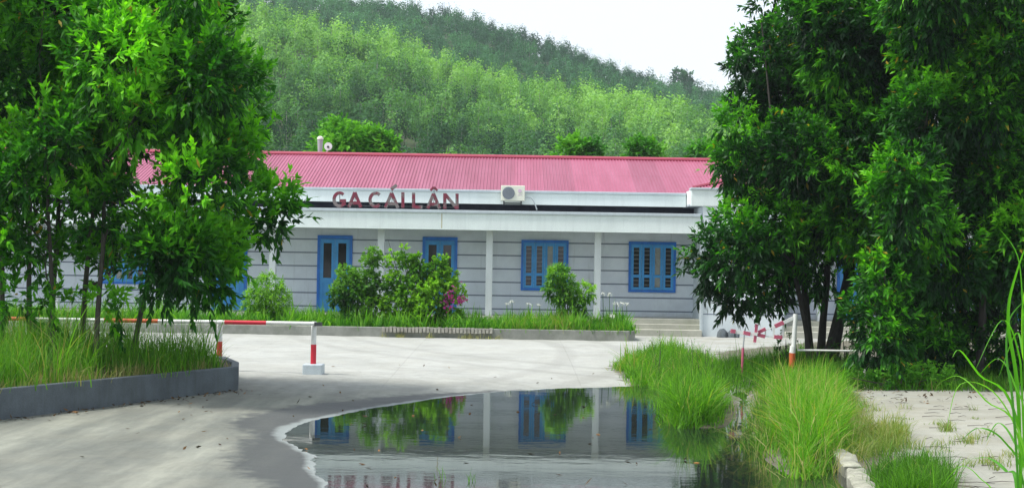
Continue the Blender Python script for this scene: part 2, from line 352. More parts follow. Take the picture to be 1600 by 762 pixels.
# pale silt line at the water's edge, wider at the shallow left end
wid = math_n(t, 'MULTIPLY_ADD', sx.outputs[0], -.12, .02, clamp=True)
edge = math_n(t, 'ADD', A('sdw'), math_n(t, 'MULTIPLY_ADD', noise_n(t, 2.2, 6, .7), -.28, .14))
silt = ramp(t, [(.0, 0.), (.08, 1.), (.35, .8), (.6, 0.)], math_n(t, 'DIVIDE', math_n(t, 'ADD', edge, .08), math_n(t, 'MULTIPLY_ADD', wid, .55, .16))).outputs[0]
silt = math_n(t, 'MULTIPLY', silt, ramp(t, [(1.8/8, 1.), (3/8, 0.)], math_n(t, 'MULTIPLY', sx.outputs[0], .125, clamp=True)).outputs[0])
cc = mixc(t, math_n(t, 'MULTIPLY', silt, .5), cc, (.38, .43, .42))
# soil below the tufts
so_ = ramp(t, [(.44, 1.), (.6, 0.)], math_n(t, 'MULTIPLY_ADD', math_n(t, 'ADD', A('sds'), math_n(t, 'MULTIPLY_ADD', mid, 1.2, -.6)), 1., .5, clamp=True)).outputs[0]
cc = mixc(t, math_n(t, 'MULTIPLY', so_, .9), cc, ramp(t, [(.3, (.05, .045, .03)), (.7, (.14, .13, .08))], fine).outputs[0])
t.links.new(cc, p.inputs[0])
t.links.new(ramp(t, [(0, .9), (1, .72)], wet).outputs[0], p.inputs['Roughness']); bump(t, p, math_n(t, 'ADD', fine, math_n(t, 'MULTIPLY', mid, 1.5)), .35, .02)
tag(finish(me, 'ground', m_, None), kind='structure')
me = np_mesh([(-8, 5, WZ), (8, 5, WZ), (8, 32, WZ), (-8, 32, WZ)], [(0, 1, 2, 3)])
tag(finish(me, 'puddle_water', M['water'], None), kind='structure')

# ---------------------------------------------------------------- hill with plantation and ridge forest
def hill(U, Y):
    px = 800 + F*U; hor = 423 + ROLL*(px - 800)
    R1 = np.interp(px, [-800, -300, 200, 330, 400, 470, 600, 700, 760, 850, 900, 1000, 1110, 1300, 2000], [140, 60, 24, 22, 24, 36, 66, 104, 122, 134, 144, 156, 176, 210, 300])
    R2 = np.interp(px, [-800, -300, 200, 350, 500, 600, 700, 760, 830, 880, 950, 1000, 1065, 1120, 1300, 1600, 2200], [-40, -80, -60, -30, -8, 4, 18, 38, 58, 76, 104, 118, 134, 146, 196, 275, 385])
    z1 = (hor - R1)/F*228 + 2 - 4.0; z2 = (hor - R2)/F*395 + 2 - 4.5
    a = np.where(Y < 150, z1*.22*np.clip((Y - 95)/55, 0, 1), z1*(.22 + .78*np.clip((Y - 150)/78, 0, 1)))
    b = z1 - 2 + (z2 - z1 + 2) * np.clip((Y - 275)/120, 0, 1)**.95
    z = np.where(Y <= 228, a, np.where(Y < 275, z1 - 2*np.minimum(1, (Y - 228)/20), b))
    return np.where(Y > 395, z2 - (Y - 395)*.25, z)
hu = np.linspace(-.85, .85, 171); hy = np.concatenate([np.arange(90, 420, 4), np.arange(420, 900, 30)])
HU, HY = np.meshgrid(hu, hy); HZ = hill(HU, HY) - .3
idx = np.arange(HU.size).reshape(HU.shape)
q = np.stack([idx[:-1, :-1], idx[:-1, 1:], idx[1:, 1:], idx[1:, :-1]], -1).reshape(-1, 4)
M['hill'] = simple('hillside', (.05, .075, .03), .95, .3, .15)
tag(finish(np_mesh(np.stack([(HU*HY).ravel(), HY.ravel(), HZ.ravel()], -1), q, None, True), 'hill', M['hill'], None), kind='structure')

def forest(name, n, y0, y1, rad, hgt, K, mat, label, toneoff, pale):
    Y = np.sqrt(rng.uniform(y0*y0, y1*y1, n)); px = rng.uniform(-150, 1500, n); U = (px - 800)/F; X = U*Y; Z = hill(U, Y)
    r = rad * rng.uniform(.7, 1.35, n); H = hgt * rng.uniform(.6, 1.4, n)
    tone_t = np.array([mnoise.noise((X[i]*.09, Y[i]*.06, 1.7)) for i in range(n)])
    big = np.array([mnoise.noise((X[i]*.02, Y[i]*.02, 8.3)) for i in range(n)])
    if pale == 1: tone_t = .47 + tone_t*.40 + big*.65 + rng.normal(0, .22, n) + .22*np.clip((Y-160)/60, 0, 1) * (U < .12)
    else: tone_t = .42 + tone_t*.45 + big*.45 + rng.normal(0, .24, n)
    d = rng.normal(size=(n, K, 3)); d[..., 2] = np.abs(d[..., 2])*1.1 - .35; d /= np.linalg.norm(d, axis=2, keepdims=True)
    ph = rng.uniform(0, 6.28, (n, 1)); az = np.arctan2(d[..., 1], d[..., 0])
    rr = rng.uniform(.55, 1.05, (n, K)) * (1 + .28*np.sin(3*az + ph) + .2*np.sin(5*d[..., 2]*2 + ph*2))
    C = d * rr[..., None] * r[:, None, None]; C[..., 2] *= (H/r*.42)[:, None]
    C += np.stack([X, Y, Z + H*.62], -1)[:, None, :]
    nrm = d + rng.normal(0, .28, d.shape); nrm /= np.linalg.norm(nrm, axis=2, keepdims=True)
    a = np.cross(nrm, rng.normal(size=nrm.shape)); a /= np.linalg.norm(a, axis=2, keepdims=True); b = np.cross(nrm, a)
    s_ = (r[:, None] * rng.uniform(.07, .15, (n, K)))[..., None]
    V = np.stack([C - a*s_, C - b*s_*.8 + nrm*s_*.3, C + a*s_, C + b*s_*.8 + nrm*s_*.2], 2).reshape(-1, 3)
    Fq = np.arange(len(V)).reshape(-1, 4); tone = np.clip(tone_t[:, None] + rng.normal(0, .07, (n, K)), 0, 1).ravel()
    # trunks: thin three-sided stems
    tn = np.nonzero(rng.random(n) < (.6 if pale == 1 else .3))[0]; k = len(tn); w_ = .09
    bx = np.stack([X[tn], Y[tn], Z[tn]-1], -1); tp = bx + np.stack([rng.normal(0, .3, k), rng.normal(0, .2, k), H[tn] + .6], -1)
    off = np.array([[w_, 0, 0], [-w_/2, -w_, 0], [-w_/2, w_, 0]])
    TV = np.concatenate([(bx[:, None] + off), (tp[:, None] + off*.4)], 1).reshape(-1, 3)
    o6 = np.arange(k)[:, None]*6 + len(V)
    TF = np.concatenate([o6 + np.array([[0, 1, 4, 3]]), o6 + np.array([[1, 2, 5, 4]]), o6 + np.array([[2, 0, 3, 5]])], 0)
    me = np_mesh(np.concatenate([V, TV]), np.concatenate([Fq, TF]), None, False, fattr={'tone': np.concatenate([tone, np.full(len(TF), .6)])})
    mi = np.concatenate([np.zeros(len(Fq), np.int32), np.ones(len(TF), np.int32)])
    o = finish(me, name, [mat, M['palebark']], None); me.polygons.foreach_set('material_index', mi)
    tag(o, label, 'forest', None, 'stuff')
forest('hillside_forest', 3300, 118, 232, 1.25, 5.0, 330, M['forest1'], 'pale green young plantation covering the lower hillside behind the station', 0, 1)
forest('ridge_forest', 5200, 280, 415, 1.45, 5.2, 220, M['forest2_shade'], 'blue-green forest along the upper ridge of the hill, cloud shade put into its colour', 0, 0)

# ---------------------------------------------------------------- leaf clouds
def nrmz(a): return a / (np.linalg.norm(a, axis=-1, keepdims=True) + 1e-9)
def leaf_geo(P, D, L, W, bend):
    D = nrmz(D); s_ = nrmz(np.cross(D, rng.normal(size=D.shape) * .55 + np.array([0, 0, 1.]))); n = np.cross(s_, D)
    L = L[:, None]; W = W[:, None]; bend = bend[:, None]; dn = np.array([0, 0, -1.])
    b = P; R_ = P + D*L*.42 + s_*W*.5 + dn*L*bend*.2; Lf = P + D*L*.42 - s_*W*.5 + dn*L*bend*.2
    mm = P + D*L*.5 - n*W*.13 + dn*L*bend*.22; tp = P + D*L*.97 + dn*L*bend*.8
    V = np.stack([b, R_, tp, mm, Lf], 1).reshape(-1, 3); k = np.arange(len(P))[:, None]*5
    Fq = np.concatenate([k + np.array([[0, 1, 2, 3]]), k + np.array([[0, 3, 2, 4]])], 1).reshape(-1, 4)
    return V, Fq
def cloud(C, Dr, per, tw, L, W, spread, droop, tone):
    """C,Dr: twig roots and directions; per leaves along each twig"""
    n = len(C); Dr = nrmz(Dr); f = rng.uniform(.1, 1, (n, per)); tw_ = tw * rng.uniform(.6, 1.3, (n, 1))
    P = C[:, None] + Dr[:, None]*(f*tw_)[..., None]; P[..., 2] -= (f**2) * tw_ * droop[:, None] * .5
    side = rng.normal(size=(n, per, 3)); D = Dr[:, None]*(.45 + .6*f[..., None]) + nrmz(side)*spread
    D[..., 2] -= droop[:, None]*.9
    N_ = n*per; Ls = L*rng.uniform(.55, 1.2, N_); Ws = W*rng.uniform(.7, 1.2, N_)
    tt = np.clip(np.repeat(tone, per) + (f.ravel() - .5)*.35 + rng.normal(0, .10, N_), .05, 1); tt[rng.random(N_) < .006] = 0
    V, Fq = leaf_geo(P.reshape(-1, 3), D.reshape(-1, 3), Ls, Ws, rng.uniform(.05, .35, N_))
    return V, Fq, np.repeat(tt, 2)
def crown(name, lobes, parent, mat, per=12, tw=.40, L=.2, W=.055, spread=.75, dens=1., tone0=.4, gaps=(), thr=-.18, ns=1.1, droopb=.35, px_gap=None, upb=.55):
    Cs, Ds, dr, tn = [], [], [], []
    for (c, r, n) in lobes:
        n = int(n*dens); c = np.array(c); r = np.array(r)
        d = nrmz(rng.normal(size=(n, 3))); rad = rng.uniform(.25, 1, n)**.5
        C = c + d*rad[:, None]*r
        keep = np.array([mnoise.noise((x*ns, y*ns, z*ns)) > thr for x, y, z in C]) if n else np.zeros(0, bool)
        if px_gap is not None and n: keep &= px_gap(C)
        C, d, rad = C[keep], d[keep], rad[keep]
        low = np.clip(-d[:, 2], 0, 1)
        Cs.append(C); Ds.append(d + np.array([0, 0, upb]) - low[:, None]*np.array([0, 0, .5])); dr.append(droopb + .5*low + rng.uniform(-.2, .2, len(C)))
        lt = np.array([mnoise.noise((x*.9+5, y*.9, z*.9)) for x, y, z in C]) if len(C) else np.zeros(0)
        tn.append(tone0 + .38*(rad - .7) + lt*.75 + .18*d[:, 2])  # inner and lower leaves toned darker, crown shade put into the colour
    C = np.concatenate(Cs); V, Fq, tt = cloud(C, np.concatenate(Ds), per, tw, L, W, spread, np.concatenate(dr), np.concatenate(tn))
    return finish(np_mesh(V, Fq, parent, False, fattr={'tone': tt}), name, mat, parent)

def project(C):
    d = C - np.array([0, 0, CZ]); x = d @ np.array(right); y = d @ np.array(up0); z = d @ np.array(fwd)
    return 800 + F*x/z, 381 - F*y/z

def tree(kind, base_pt, top_pt, r0, lobes, label, mat, bark, nlimb=6, lean=0, group=None, cat='tree', **kw):
    root = empty(kind, base_pt, label, cat, group)
    b, tpt = Vector(base_pt), Vector(top_pt); pts = []; rs = []
    for i in range(9):
        f = i/8; p_ = b.lerp(tpt, f); s_ = r0*1.6
        p_ += Vector((mnoise.noise((b.x*3, f*2.3, 1)), mnoise.noise((b.y*3, f*2.3, 4)), 0)) * s_ * min(1, f*3)*1.6
        pts.append(p_); rs.append(r0*(1.25 if i == 0 else 1)*(1 - .8*f))
    pts[0] = b - Vector((0, 0, .15))
    tk = MB().tube(pts, rs, 8).build('trunk', bark, root, smooth=True)
    order = sorted(lobes, key=lambda l: -np.prod(l[1]))[:nlimb]
    for (c, r, n) in order:
        c = Vector(c); f = min(.95, max(.25, (c.z - b.z - .8)/max(.5, (tpt.z - b.z)))); k = f*8; i = int(k); s_ = pts[i].lerp(pts[min(8, i+1)], k - i)
        mid = s_.lerp(c, .5) + Vector((random.uniform(-.1, .1), random.uniform(-.1, .1), -.12*(c - s_).length*.6)); e = s_.lerp(c, 1.05)
        lm = MB(); lm.tube([s_, s_.lerp(mid, .6), mid, mid.lerp(e, .55), e], [r0*(1-.8*f)*.7, r0*.34, r0*.27, r0*.18, r0*.09], 6)
        for _ in range(7):       # twigs
            a = mid.lerp(e, random.random()); dd = Vector((random.gauss(0, 1)*r[0], random.gauss(0, 1)*r[1], random.gauss(.3, 1)*r[2]))*.6
            lm.tube([a, a + dd*.5 + Vector((0, 0, .04)), a + dd], [r0*.11, r0*.08, r0*.04], 4)
        lm.build('limb', bark, tk, smooth=True)
    crown('crown', lobes, root, mat, **kw)
    return root
def lobe(px, py, Y, r, n, flat=1., dz=1.):
    s_ = F/Y; c = at(px, py, Y); return (tuple(c), (r/s_*flat, r/s_*1.05, r/s_*dz), n)

def fill_lobes(polypx, r0, r1, step, Yr, n, seed, holes=()):
    """rounded clumps spread through the depth of a crown whose side view is polypx"""
    rs = random.Random(seed); out = []; P = np.array(polypx, float)
    xs = P[:, 0]; ys = P[:, 1]; y = ys.min()
    while y < ys.max():
        x = xs.min()
        while x < xs.max():
            px = x + rs.uniform(-.4, .4)*step; py = y + rs.uniform(-.4, .4)*step; r = rs.uniform(r0, r1)
            sd_ = poly_sdf(P, np.array([px]), np.array([py]))[0]
            if sd_ < -r*.45:
                r = min(r, -sd_*1.25)
                if not any(math.hypot((px-hx)/(hr+r*.6), (py-hy)/(hr2+r*.6)) < 1 for hx, hy, hr, hr2 in holes):
                    Y = rs.uniform(*Yr); out.append((px, py, Y, r, int(n*(r/r0)**2)))
            x += step
        y += step
    return out

# ---------------------------------------------------------------- left raised bed: kerb, soil, trees, grass
bedL = [(-10.2, 14.8), (-5.04, 26.4), (-5.28, 27.7), (-5.85, 29.3), (-6.9, 29.6), (-24, 29.9), (-24, 14.8)]
def bed(name, label, outline, zt, thick, mat, cat='planter', zs=None):
    root = empty(name, (*outline[1], 0), label, cat)
    n = len(outline); cx = sum(p_[0] for p_ in outline)/n; cy = sum(p_[1] for p_ in outline)/n; inn = []
    for i in range(n):
        a, b, c = Vector(outline[i-1]), Vector(outline[i]), Vector(outline[(i+1) % n])
        n1 = (b-a).orthogonal().normalized(); n2 = (c-b).orthogonal().normalized(); nn = (n1+n2).normalized(); ln = thick/max(.4, nn.dot(n1))
        e = b + nn*ln
        if poly_sdf(np.array(outline), np.array([e.x]), np.array([e.y]))[0] > 0: e = b - nn*ln
        inn.append((e.x, e.y))
    mb = MB()
    for i in range(n):
        j = (i+1) % n; a, b, c, d = outline[i], outline[j], inn[j], inn[i]
        mb.poly([(*a, -.6), (*b, -.6), (*b, zt), (*a, zt)]).poly([(*a, zt), (*b, zt), (*c, zt), (*d, zt)]).poly([(*c, -.6), (*d, -.6), (*d, zt), (*c, zt)])
    k = mb.build('kerb', mat, root); bm_mod = k.modifiers.new('w', 'WELD'); bv = k.modifiers.new('b', 'BEVEL'); bv.width = .02; bv.segments = 2; bv.limit_method = 'ANGLE'
    MB().poly([(*p_, (zs if zs is not None else zt - .05)) for p_ in inn]).build('soil', M['soil'], root)
    return root
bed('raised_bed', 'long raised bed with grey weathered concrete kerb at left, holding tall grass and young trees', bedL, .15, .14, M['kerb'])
holesL = [(238, 256, 34, 13), (20, 425, 10, 12), (440, 262, 20, 16), (55, 470, 400, 30)]
gapL = [(70, 336, 45, 11, .85), (190, 336, 30, 7, .8), (310, 300, 50, 8, .8), (300, 345, 60, 7, .7), (130, 440, 90, 14, .75), (225, 310, 30, 8, .8), (238, 259, 42, 15, .97), (85, 333, 26, 8, .8), (200, 338, 14, 6, .7), (30, 345, 14, 8, .75), (215, 385, 12, 16, .8), (195, 430, 34, 16, .75), (105, 430, 18, 20, .8), (250, 303, 40, 5, .75), (330, 303, 30, 5, .7), (300, 340, 30, 5, .7), (432, 268, 22, 20, .95), (150, 342, 25, 5, .6), (415, 235, 10, 14, .9), (30, 435, 30, 12, .7), (345, 30, 14, 20, .4), (360, 405, 14, 10, .6)]
def gapper(G):
    def f(C):
        px, py = project(C); k = np.ones(len(C), bool)
        for x, y, a, b, pr in G: k &= ~((((px-x)/(a*1.15+5))**2 + ((py-y)/(b*1.15+6))**2 < 1) & (rng.random(len(C)) < pr))
        return k
    return f
polyL = [(-90, -130), (340, -130), (352, -20), (366, 40), (392, 80), (424, 125), (428, 165), (410, 200), (432, 228), (402, 265), (398, 300), (430, 330), (420, 360), (408, 400), (398, 425), (340, 462), (270, 452), (215, 440), (150, 462), (60, 455), (-90, 455)]
LL = fill_lobes(polyL, 34, 60, 44, (23.2, 27.2), 15, 3, holesL)
LL += [(448, 318, 25.5, 26, 12), (462, 335, 25.5, 17, 7), (425, 345, 25.2, 26, 10), (455, 305, 25.4, 14, 5), (395, 440, 25, 14, 4), (375, 430, 25, 15, 5), (345, 424, 25, 16, 5), (415, 235, 25, 16, 6), (425, 212, 25, 14, 5), (405, 110, 25, 18, 7), (360, 10, 25, 22, 8), (330, 390, 24.6, 40, 14), (380, 395, 25, 28, 9), (20, 468, 24.5, 20, 5), (70, 478, 24.6, 18, 4), (190, 492, 24.5, 12, 3), (160, 472, 24.8, 16, 4)]
LL = [(a - (24 if a > 330 else 0), b, c, d, e) for a, b, c, d, e in LL]
treesL = [(-70, 24.2, -75, .05), (4, 24.6, 0, .06), (47, 25.8, 50, .06), (82, 25.2, 100, .065), (88, 23.8, 60, .05), (128, 25.0, 165, .06), (150, 23.9, 175, .055), (203, 25.4, 300, .055)]
labL = ['young slender tree at the far left edge of the raised bed', 'young tree with straight thin trunk, leftmost trunk in full view', 'thin upright young tree behind the grass, second trunk from the left', 'young tree with slightly leaning trunk near the middle of the left bed', 'thinnest young tree of the left bed, in front of its middle trunks', 'young tree with a forked bushy crown in the left bed', 'young tree with hanging low leaves before the leaning one', 'young tree leaning right with a long branch reaching over the station sign side']
asg = {i: [] for i in range(len(treesL))}
for l in LL:
    cand = [(abs(l[0] - tx2)*1.0 + abs(l[2]-ty)*16 + (0 if not (l[0] > 330 and i != 7) else 300), i) for i, (tx, ty, tx2, r) in enumerate(treesL)]
    asg[min(cand)[1]].append(l)
for i, (tx, ty, tx2, r) in enumerate(treesL):
    b = at(tx, 520, ty); b.z = .10; tp = at(tx2, 60, ty)
    b.y += .9; b.x *= (ty + .9)/ty; tp.y += .7; tp.x *= (ty + .7)/ty
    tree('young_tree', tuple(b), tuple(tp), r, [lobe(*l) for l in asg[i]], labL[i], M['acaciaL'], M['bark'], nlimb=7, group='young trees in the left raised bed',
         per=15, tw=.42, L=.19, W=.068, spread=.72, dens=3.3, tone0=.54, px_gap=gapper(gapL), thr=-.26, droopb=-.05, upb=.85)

# ---------------------------------------------------------------- right trees
polyR1 = [(1185, -120), (1192, -10), (1198, 22), (1165, 50), (1150, 95), (1138, 125), (1136, 170), (1124, 205), (1108, 240), (1128, 272), (1150, 290), (1122, 315), (1108, 350), (1085, 370), (1068, 392), (1078, 425), (1100, 452), (1128, 462), (1160, 474), (1205, 480), (1238, 462), (1262, 466), (1300, 480), (1330, 485), (1380, 430), (1420, 300), (1440, 150), (1440, -120)]
polyR2 = [(1400, -120), (1390, 60), (1380, 200), (1370, 330), (1340, 420), (1330, 480), (1310, 530), (1330, 570), (1420, 580), (1520, 578), (1690, 585), (1690, -120)]
LR1 = fill_lobes(polyR1, 32, 56, 40, (32.3, 36.3), 21, 11)
LR2 = fill_lobes(polyR2, 34, 60, 43, (28.5, 34.0), 21, 12)
LR2 = [(a, b, Y_ + (2.6 if (a > 1460 and b > 430) else 0), r_, n_) for a, b, Y_, r_, n_ in LR2]
LR1 += [(x_, y_, 32.4, 50, 30) for x_, y_ in ((1385, 20), (1390, -30), (1380, 60), (1395, 150), (1405, 110), (1375, 190), (1400, 280), (1350, 330), (1380, 400), (1345, 90), (1340, 250), (1420, 350))] + [(1082, 398, 33, 18, 8), (1095, 430, 33, 20, 9), (1125, 255, 33, 18, 8), (1118, 200, 33, 14, 5), (1130, 345, 33, 24, 10), (1155, 110, 33, 20, 8), (1148, 88, 33, 10, 3), (1135, 90, 33, 8, 2), (1180, 462, 32.5, 18, 6), (1195, 8, 33, 16, 5), (1140, 470, 33, 16, 6), (1135, 190, 33, 20, 8), (1325, 25, 34, 25, 8)]
LR2 += [(1400, 560, 30.5, 34, 10), (1375, 545, 31, 24, 8), (1355, 500, 32, 22, 8), (1450, 560, 33, 34, 12), (1510, 555, 34, 40, 14), (1570, 560, 34, 40, 14)]
LR1 = [(a + (14 if a < 1150 else 0), b, c, d, e) for a, b, c, d, e in LR1]
treesR = [(1268, 33.6, 1230, .10, 0), (1281, 34.2, 1300, .10, 0), (1294, 34.0, 1380, .17, 0), (1272, 32.8, 1190, .07, 0),
          (1385, 31.8, 1400, .07, 1), (1440, 31.0, 1440, .09, 1), (1487, 31.6, 1480, .08, 1), (1530, 30.6, 1545, .09, 1), (1580, 31.8, 1600, .09, 1), (1640, 31, 1650, .09, 1)]
labR = ['dark leafy tree behind the white gate post, with a thin leaning trunk', 'dark tree with straight trunk, between the leaning and the thickest trunk', 'tallest dark tree right of the gate, with the thickest trunk', 'small dark tree whose branches hang low over the striped gate frame',
        'dense bushy tree with leaves down to the verge, nearest to the low white rail', 'dense dark tree behind the bright green verge shrub', 'dark tree with thin trunk in the middle of the right thicket', 'dense tree of the right thicket with bright lit leaf clumps', 'dark tree behind the tall cane grass at the right edge', 'dark dense tree cut by the right edge of the view']
asg = {i: [] for i in range(len(treesR))}
for grp, LX in ((0, LR1), (1, LR2)):
    for l in LX:
        cand = [(abs(l[0] - tx2) + abs(l[2]-ty)*14 + l[3]*0, i) for i, (tx, ty, tx2, r, g_) in enumerate(treesR) if g_ == grp]
        asg[min(cand)[1]].append(l)
gapR = [(1270, 528, 62, 34, .97), (1190, 512, 62, 24, .98), (1320, 425, 22, 18, .85), (1330, 430, 14, 16, .8), (1305, 470, 12, 14, .7), (1482, 470, 12, 10, .8), (1500, 480, 14, 8, .7), (1580, 445, 10, 8, .7), (1578, 505, 12, 20, .8), (1555, 505, 8, 12, .7), (1210, 8, 12, 10, .7), (1345, 5, 22, 10, .8), (1290, 70, 6, 5, .8), (1310, 540, 20, 24, .85), (1300, 308, 10, 6, .6), (1450, 358, 14, 6, .6), (1515, 360, 8, 6, .7), (1460, 498, 30, 8, .5)]
for i, (tx, ty, tx2, r, g_) in enumerate(treesR):
    b = at(tx, 560, ty); b.z = gz1(b.x, b.y); tp = at(tx2, 20, ty)
    b.y += .8; b.x *= (ty + .8)/ty; tp.y += 1.4; tp.x *= (ty + 1.4)/ty
    if not asg[i]: asg[i] = [(tx2, 200, ty, 40, 15)]
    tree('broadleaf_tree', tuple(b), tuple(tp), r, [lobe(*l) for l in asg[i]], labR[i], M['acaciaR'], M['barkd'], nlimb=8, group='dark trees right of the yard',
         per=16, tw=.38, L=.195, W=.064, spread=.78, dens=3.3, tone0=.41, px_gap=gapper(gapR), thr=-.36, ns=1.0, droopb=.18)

# ---------------------------------------------------------------- grasses
def blades(name, X, Y, Z, H, W, lean, tone, mat, label=None, cat=None, parent=None, kind=None, curl=1., azi=None, seg=4):
    n = len(X); az = rng.uniform(0, 2*math.pi, n) if azi is None else azi; dx, dy = np.cos(az), np.sin(az)
    V = np.zeros((n, (seg+1)*2, 3)); ta = rng.uniform(0, 2*math.pi, n); sx_, sy_ = np.cos(ta), np.sin(ta)
    for k in range(seg+1):
        f = k/seg; out = lean*H*(.25*f + .75*f**(1+1.2*curl)); zz = H*(f - .42*lean*curl*f**3)
        w_ = W*.5*(1 - f**1.6)*(1 if k else .7) + 1e-4
        V[:, 2*k] = np.stack([X + dx*out - sx_*w_, Y + dy*out - sy_*w_, Z + zz], -1); V[:, 2*k+1] = np.stack([X + dx*out + sx_*w_, Y + dy*out + sy_*w_, Z + zz], -1)
    b = (np.arange(n)*(seg+1)*2)[:, None]
    Fq = np.concatenate([b + np.array([[2*k, 2*k+1, 2*k+3, 2*k+2]]) for k in range(seg)], 1).reshape(-1, 4)
    me = np_mesh(V.reshape(-1, 3), Fq, parent, False, fattr={'tone': np.repeat(np.clip(tone, 0, 1), seg)})
    o = finish(me, name, mat, parent)
    return tag(o, label, cat, None, kind) if parent is None else o
def sample_poly(P, n, clump=0, cr=.12):
    P = np.array(P); lo, hi = P.min(0), P.max(0); out = np.zeros((0, 2))
    m_n = n if not clump else max(3, n//clump)
    while len(out) < m_n:
        c = rng.uniform(lo, hi, (m_n*3, 2)); out = np.concatenate([out, c[poly_sdf(P, c[:, 0], c[:, 1]) < 0]])
    out = out[:m_n]
    if clump: out = np.repeat(out, clump, 0) + rng.normal(0, cr, (len(out)*clump, 2))
    return out[:, 0], out[:, 1]
def tuft(name, P, n, h, w_, lean, t0, mat, label, clump=25, cr=.10, cat='grass', edge=0, onbed=None, hv=.25, kind='stuff'):
    X, Y = sample_poly(P, n, clump, cr); Z = ground_z(X, Y) if onbed is None else np.full(len(X), onbed)
    nn = np.array([mnoise.noise((a*.9, b*.9, 2)) for a, b in zip(X[::clump], Y[::clump])]); nn = np.repeat(nn, clump)[:len(X)]
    s_ = -poly_sdf(np.array(P), X, Y); ed = np.clip(.55 + s_/max(edge, 1e-3), .45, 1) if edge else 1
    n2 = np.repeat(rng.uniform(.62, 1.18, len(X)//clump + 1), clump)[:len(X)]
    H = h*ed*(1 + nn*.6)*n2*rng.uniform(1-hv*2.2, 1+hv, len(X)); H *= np.where(rng.random(len(X)) < .04, 1.3, 1)
    return blades(name, X, Y, Z - .02, H, np.full(len(X), w_)*rng.uniform(.5, 1.2, len(X))*np.where(rng.random(len(X)) < .12, 1.9, 1), rng.uniform(.1, 1, len(X))**1.3*lean, t0 + nn*.35 + (n2-.9)*.5 + rng.normal(0, .2, len(X)), mat, label, cat, kind=kind)
Pz = lambda pts, z=-.28: polyz(pts, z)
# tall grass of the left raised bed
inb = [(-10.0, 15.2), (-5.25, 26.35), (-5.6, 27.0), (-7.2, 28.2), (-8.2, 29.2), (-16, 29.5), (-16, 15.2)]
tuft('tall_grass', inb, 46000, .98, .013, .85, .52, M['grassL'], 'tall fine green grass filling the left raised bed', 22, .12, onbed=.10, edge=.5)
tuft('short_grass', [(-10.0, 15.2), (-5.25, 26.35), (-5.9, 26.6), (-10.8, 15.4)], 3500, .26, .012, .9, .85, M['drygrass'], 'short yellowing grass along the inner edge of the left kerb', 14, .08, onbed=.10)
tuft('tall_grass', Pz([(960,577),(990,596),(1035,602),(1100,600),(1125,575),(1060,556),(990,564)]), 7500, .50, .017, 1.2, .50, M['grass'], 'bright grass clump at the far right tip of the puddle', 22, .10, edge=.5)
tuft('tall_grass', Pz([(1036,618),(1044,648),(1062,658),(1118,654),(1128,626)]), 6500, .66, .017, 1.3, .45, M['grass'], 'round grass clump standing in the puddle, left of the biggest clump', 22, .10, edge=.35)
tuft('tall_grass', Pz([(1205,640),(1210,690),(1245,735),(1300,712),(1325,680),(1300,650),(1255,640)]), 8000, .72, .016, 1.2, .60, M['grass'], 'biggest bright grass clump at the right bank of the puddle', 22, .12, edge=.4)
tuft('tall_grass', Pz([(1196,612),(1204,640),(1260,650),(1310,655),(1330,630),(1290,608)]), 6000, .62, .015, 1.1, .55, M['grass'], 'grass rising behind the biggest clump, below the gate post', 20, .14, edge=.4)
tuft('tall_grass', Pz([(1172,648),(1180,690),(1205,712),(1215,680),(1205,645)]), 1100, .50, .013, 1.6, .25, M['grassL'], 'sparse brown-green grass between the two clumps at the water', 16, .14, edge=.3)
tuft('dry_grass', Pz([(1165,630),(1175,700),(1240,742),(1310,715),(1350,665),(1335,620)]), 1100, .55, .010, 2.2, .95, M['drygrass'], 'bent straw-coloured stems through the bright clump', 4, .2)
tuft('tall_grass', Pz([(1118,566),(1120,596),(1200,600),(1330,598),(1340,566),(1240,556)], -.15), 9000, .42, .013, .9, .22, M['grass'], 'darker grass patch around the foot of the gate posts', 18, .12)
tuft('verge_grass', Pz([(1330,588),(1335,601),(1480,606),(1700,612),(1700,590),(1480,586)], -.2), 9000, .30, .014, 1.0, .42, M['grassL'], 'low green verge grass between right concrete and dark trees', 12, .10)
tuft('dry_grass', Pz([(1325,668),(1335,712),(1400,700),(1420,668)]), 1800, .40, .010, 1.3, .5, M['drygrass'], 'sparse dry grass wisps right of the biggest clump', 12, .06)
tuft('dry_grass', Pz([(1362,735),(1380,775),(1475,775),(1480,738),(1420,720)]), 3600, .40, .012, 1.1, .3, M['grassL'], 'low grass patch beside the broken kerb stones at the bottom', 20, .08)
for k, (a, b, nn, hh) in enumerate([(1390, 690, 110, .45), (1422, 695, 60, .3), (1478, 672, 70, .3), (1515, 690, 60, .25), (1340, 655, 90, .35), (1440, 745, 90, .35)]):
    c = atz(a, b, -.3); X = c.x + rng.normal(0, .07, nn); Y = c.y + rng.normal(0, .09, nn)
    blades('grass_tuft', X, Y, ground_z(X, Y) - .01, hh*rng.uniform(.5, 1, nn), np.full(nn, .010), rng.uniform(.2, 1, nn), rng.uniform(.2, 1, nn), M['drygrass'],
           ['wispy dry tuft on concrete next to the puddle bank', 'small dry tuft in the middle of the right concrete', 'dark thin tuft on the open right concrete', 'short tuft on concrete, nearest the tall cane', 'yellowish tuft at the foot of the biggest clump', 'green-brown tuft by the broken kerb end'][k], 'grass tuft')
for k, (a, b) in enumerate([(735, 752), (690, 748)]):
    c = atz(a, b, WZ); nn = 7; X = c.x + rng.normal(0, .03, nn); Y = c.y + rng.normal(0, .03, nn)
    blades('grass_sprig', X, Y, np.full(nn, WZ - .02), rng.uniform(.10, .24, nn), np.full(nn, .008), rng.uniform(.1, .6, nn), rng.uniform(.3, .7, nn), M['grass'], ['tiny grass sprig poking out of the water', 'fainter grass sprig in the water, left of the other'][k], 'grass sprig')
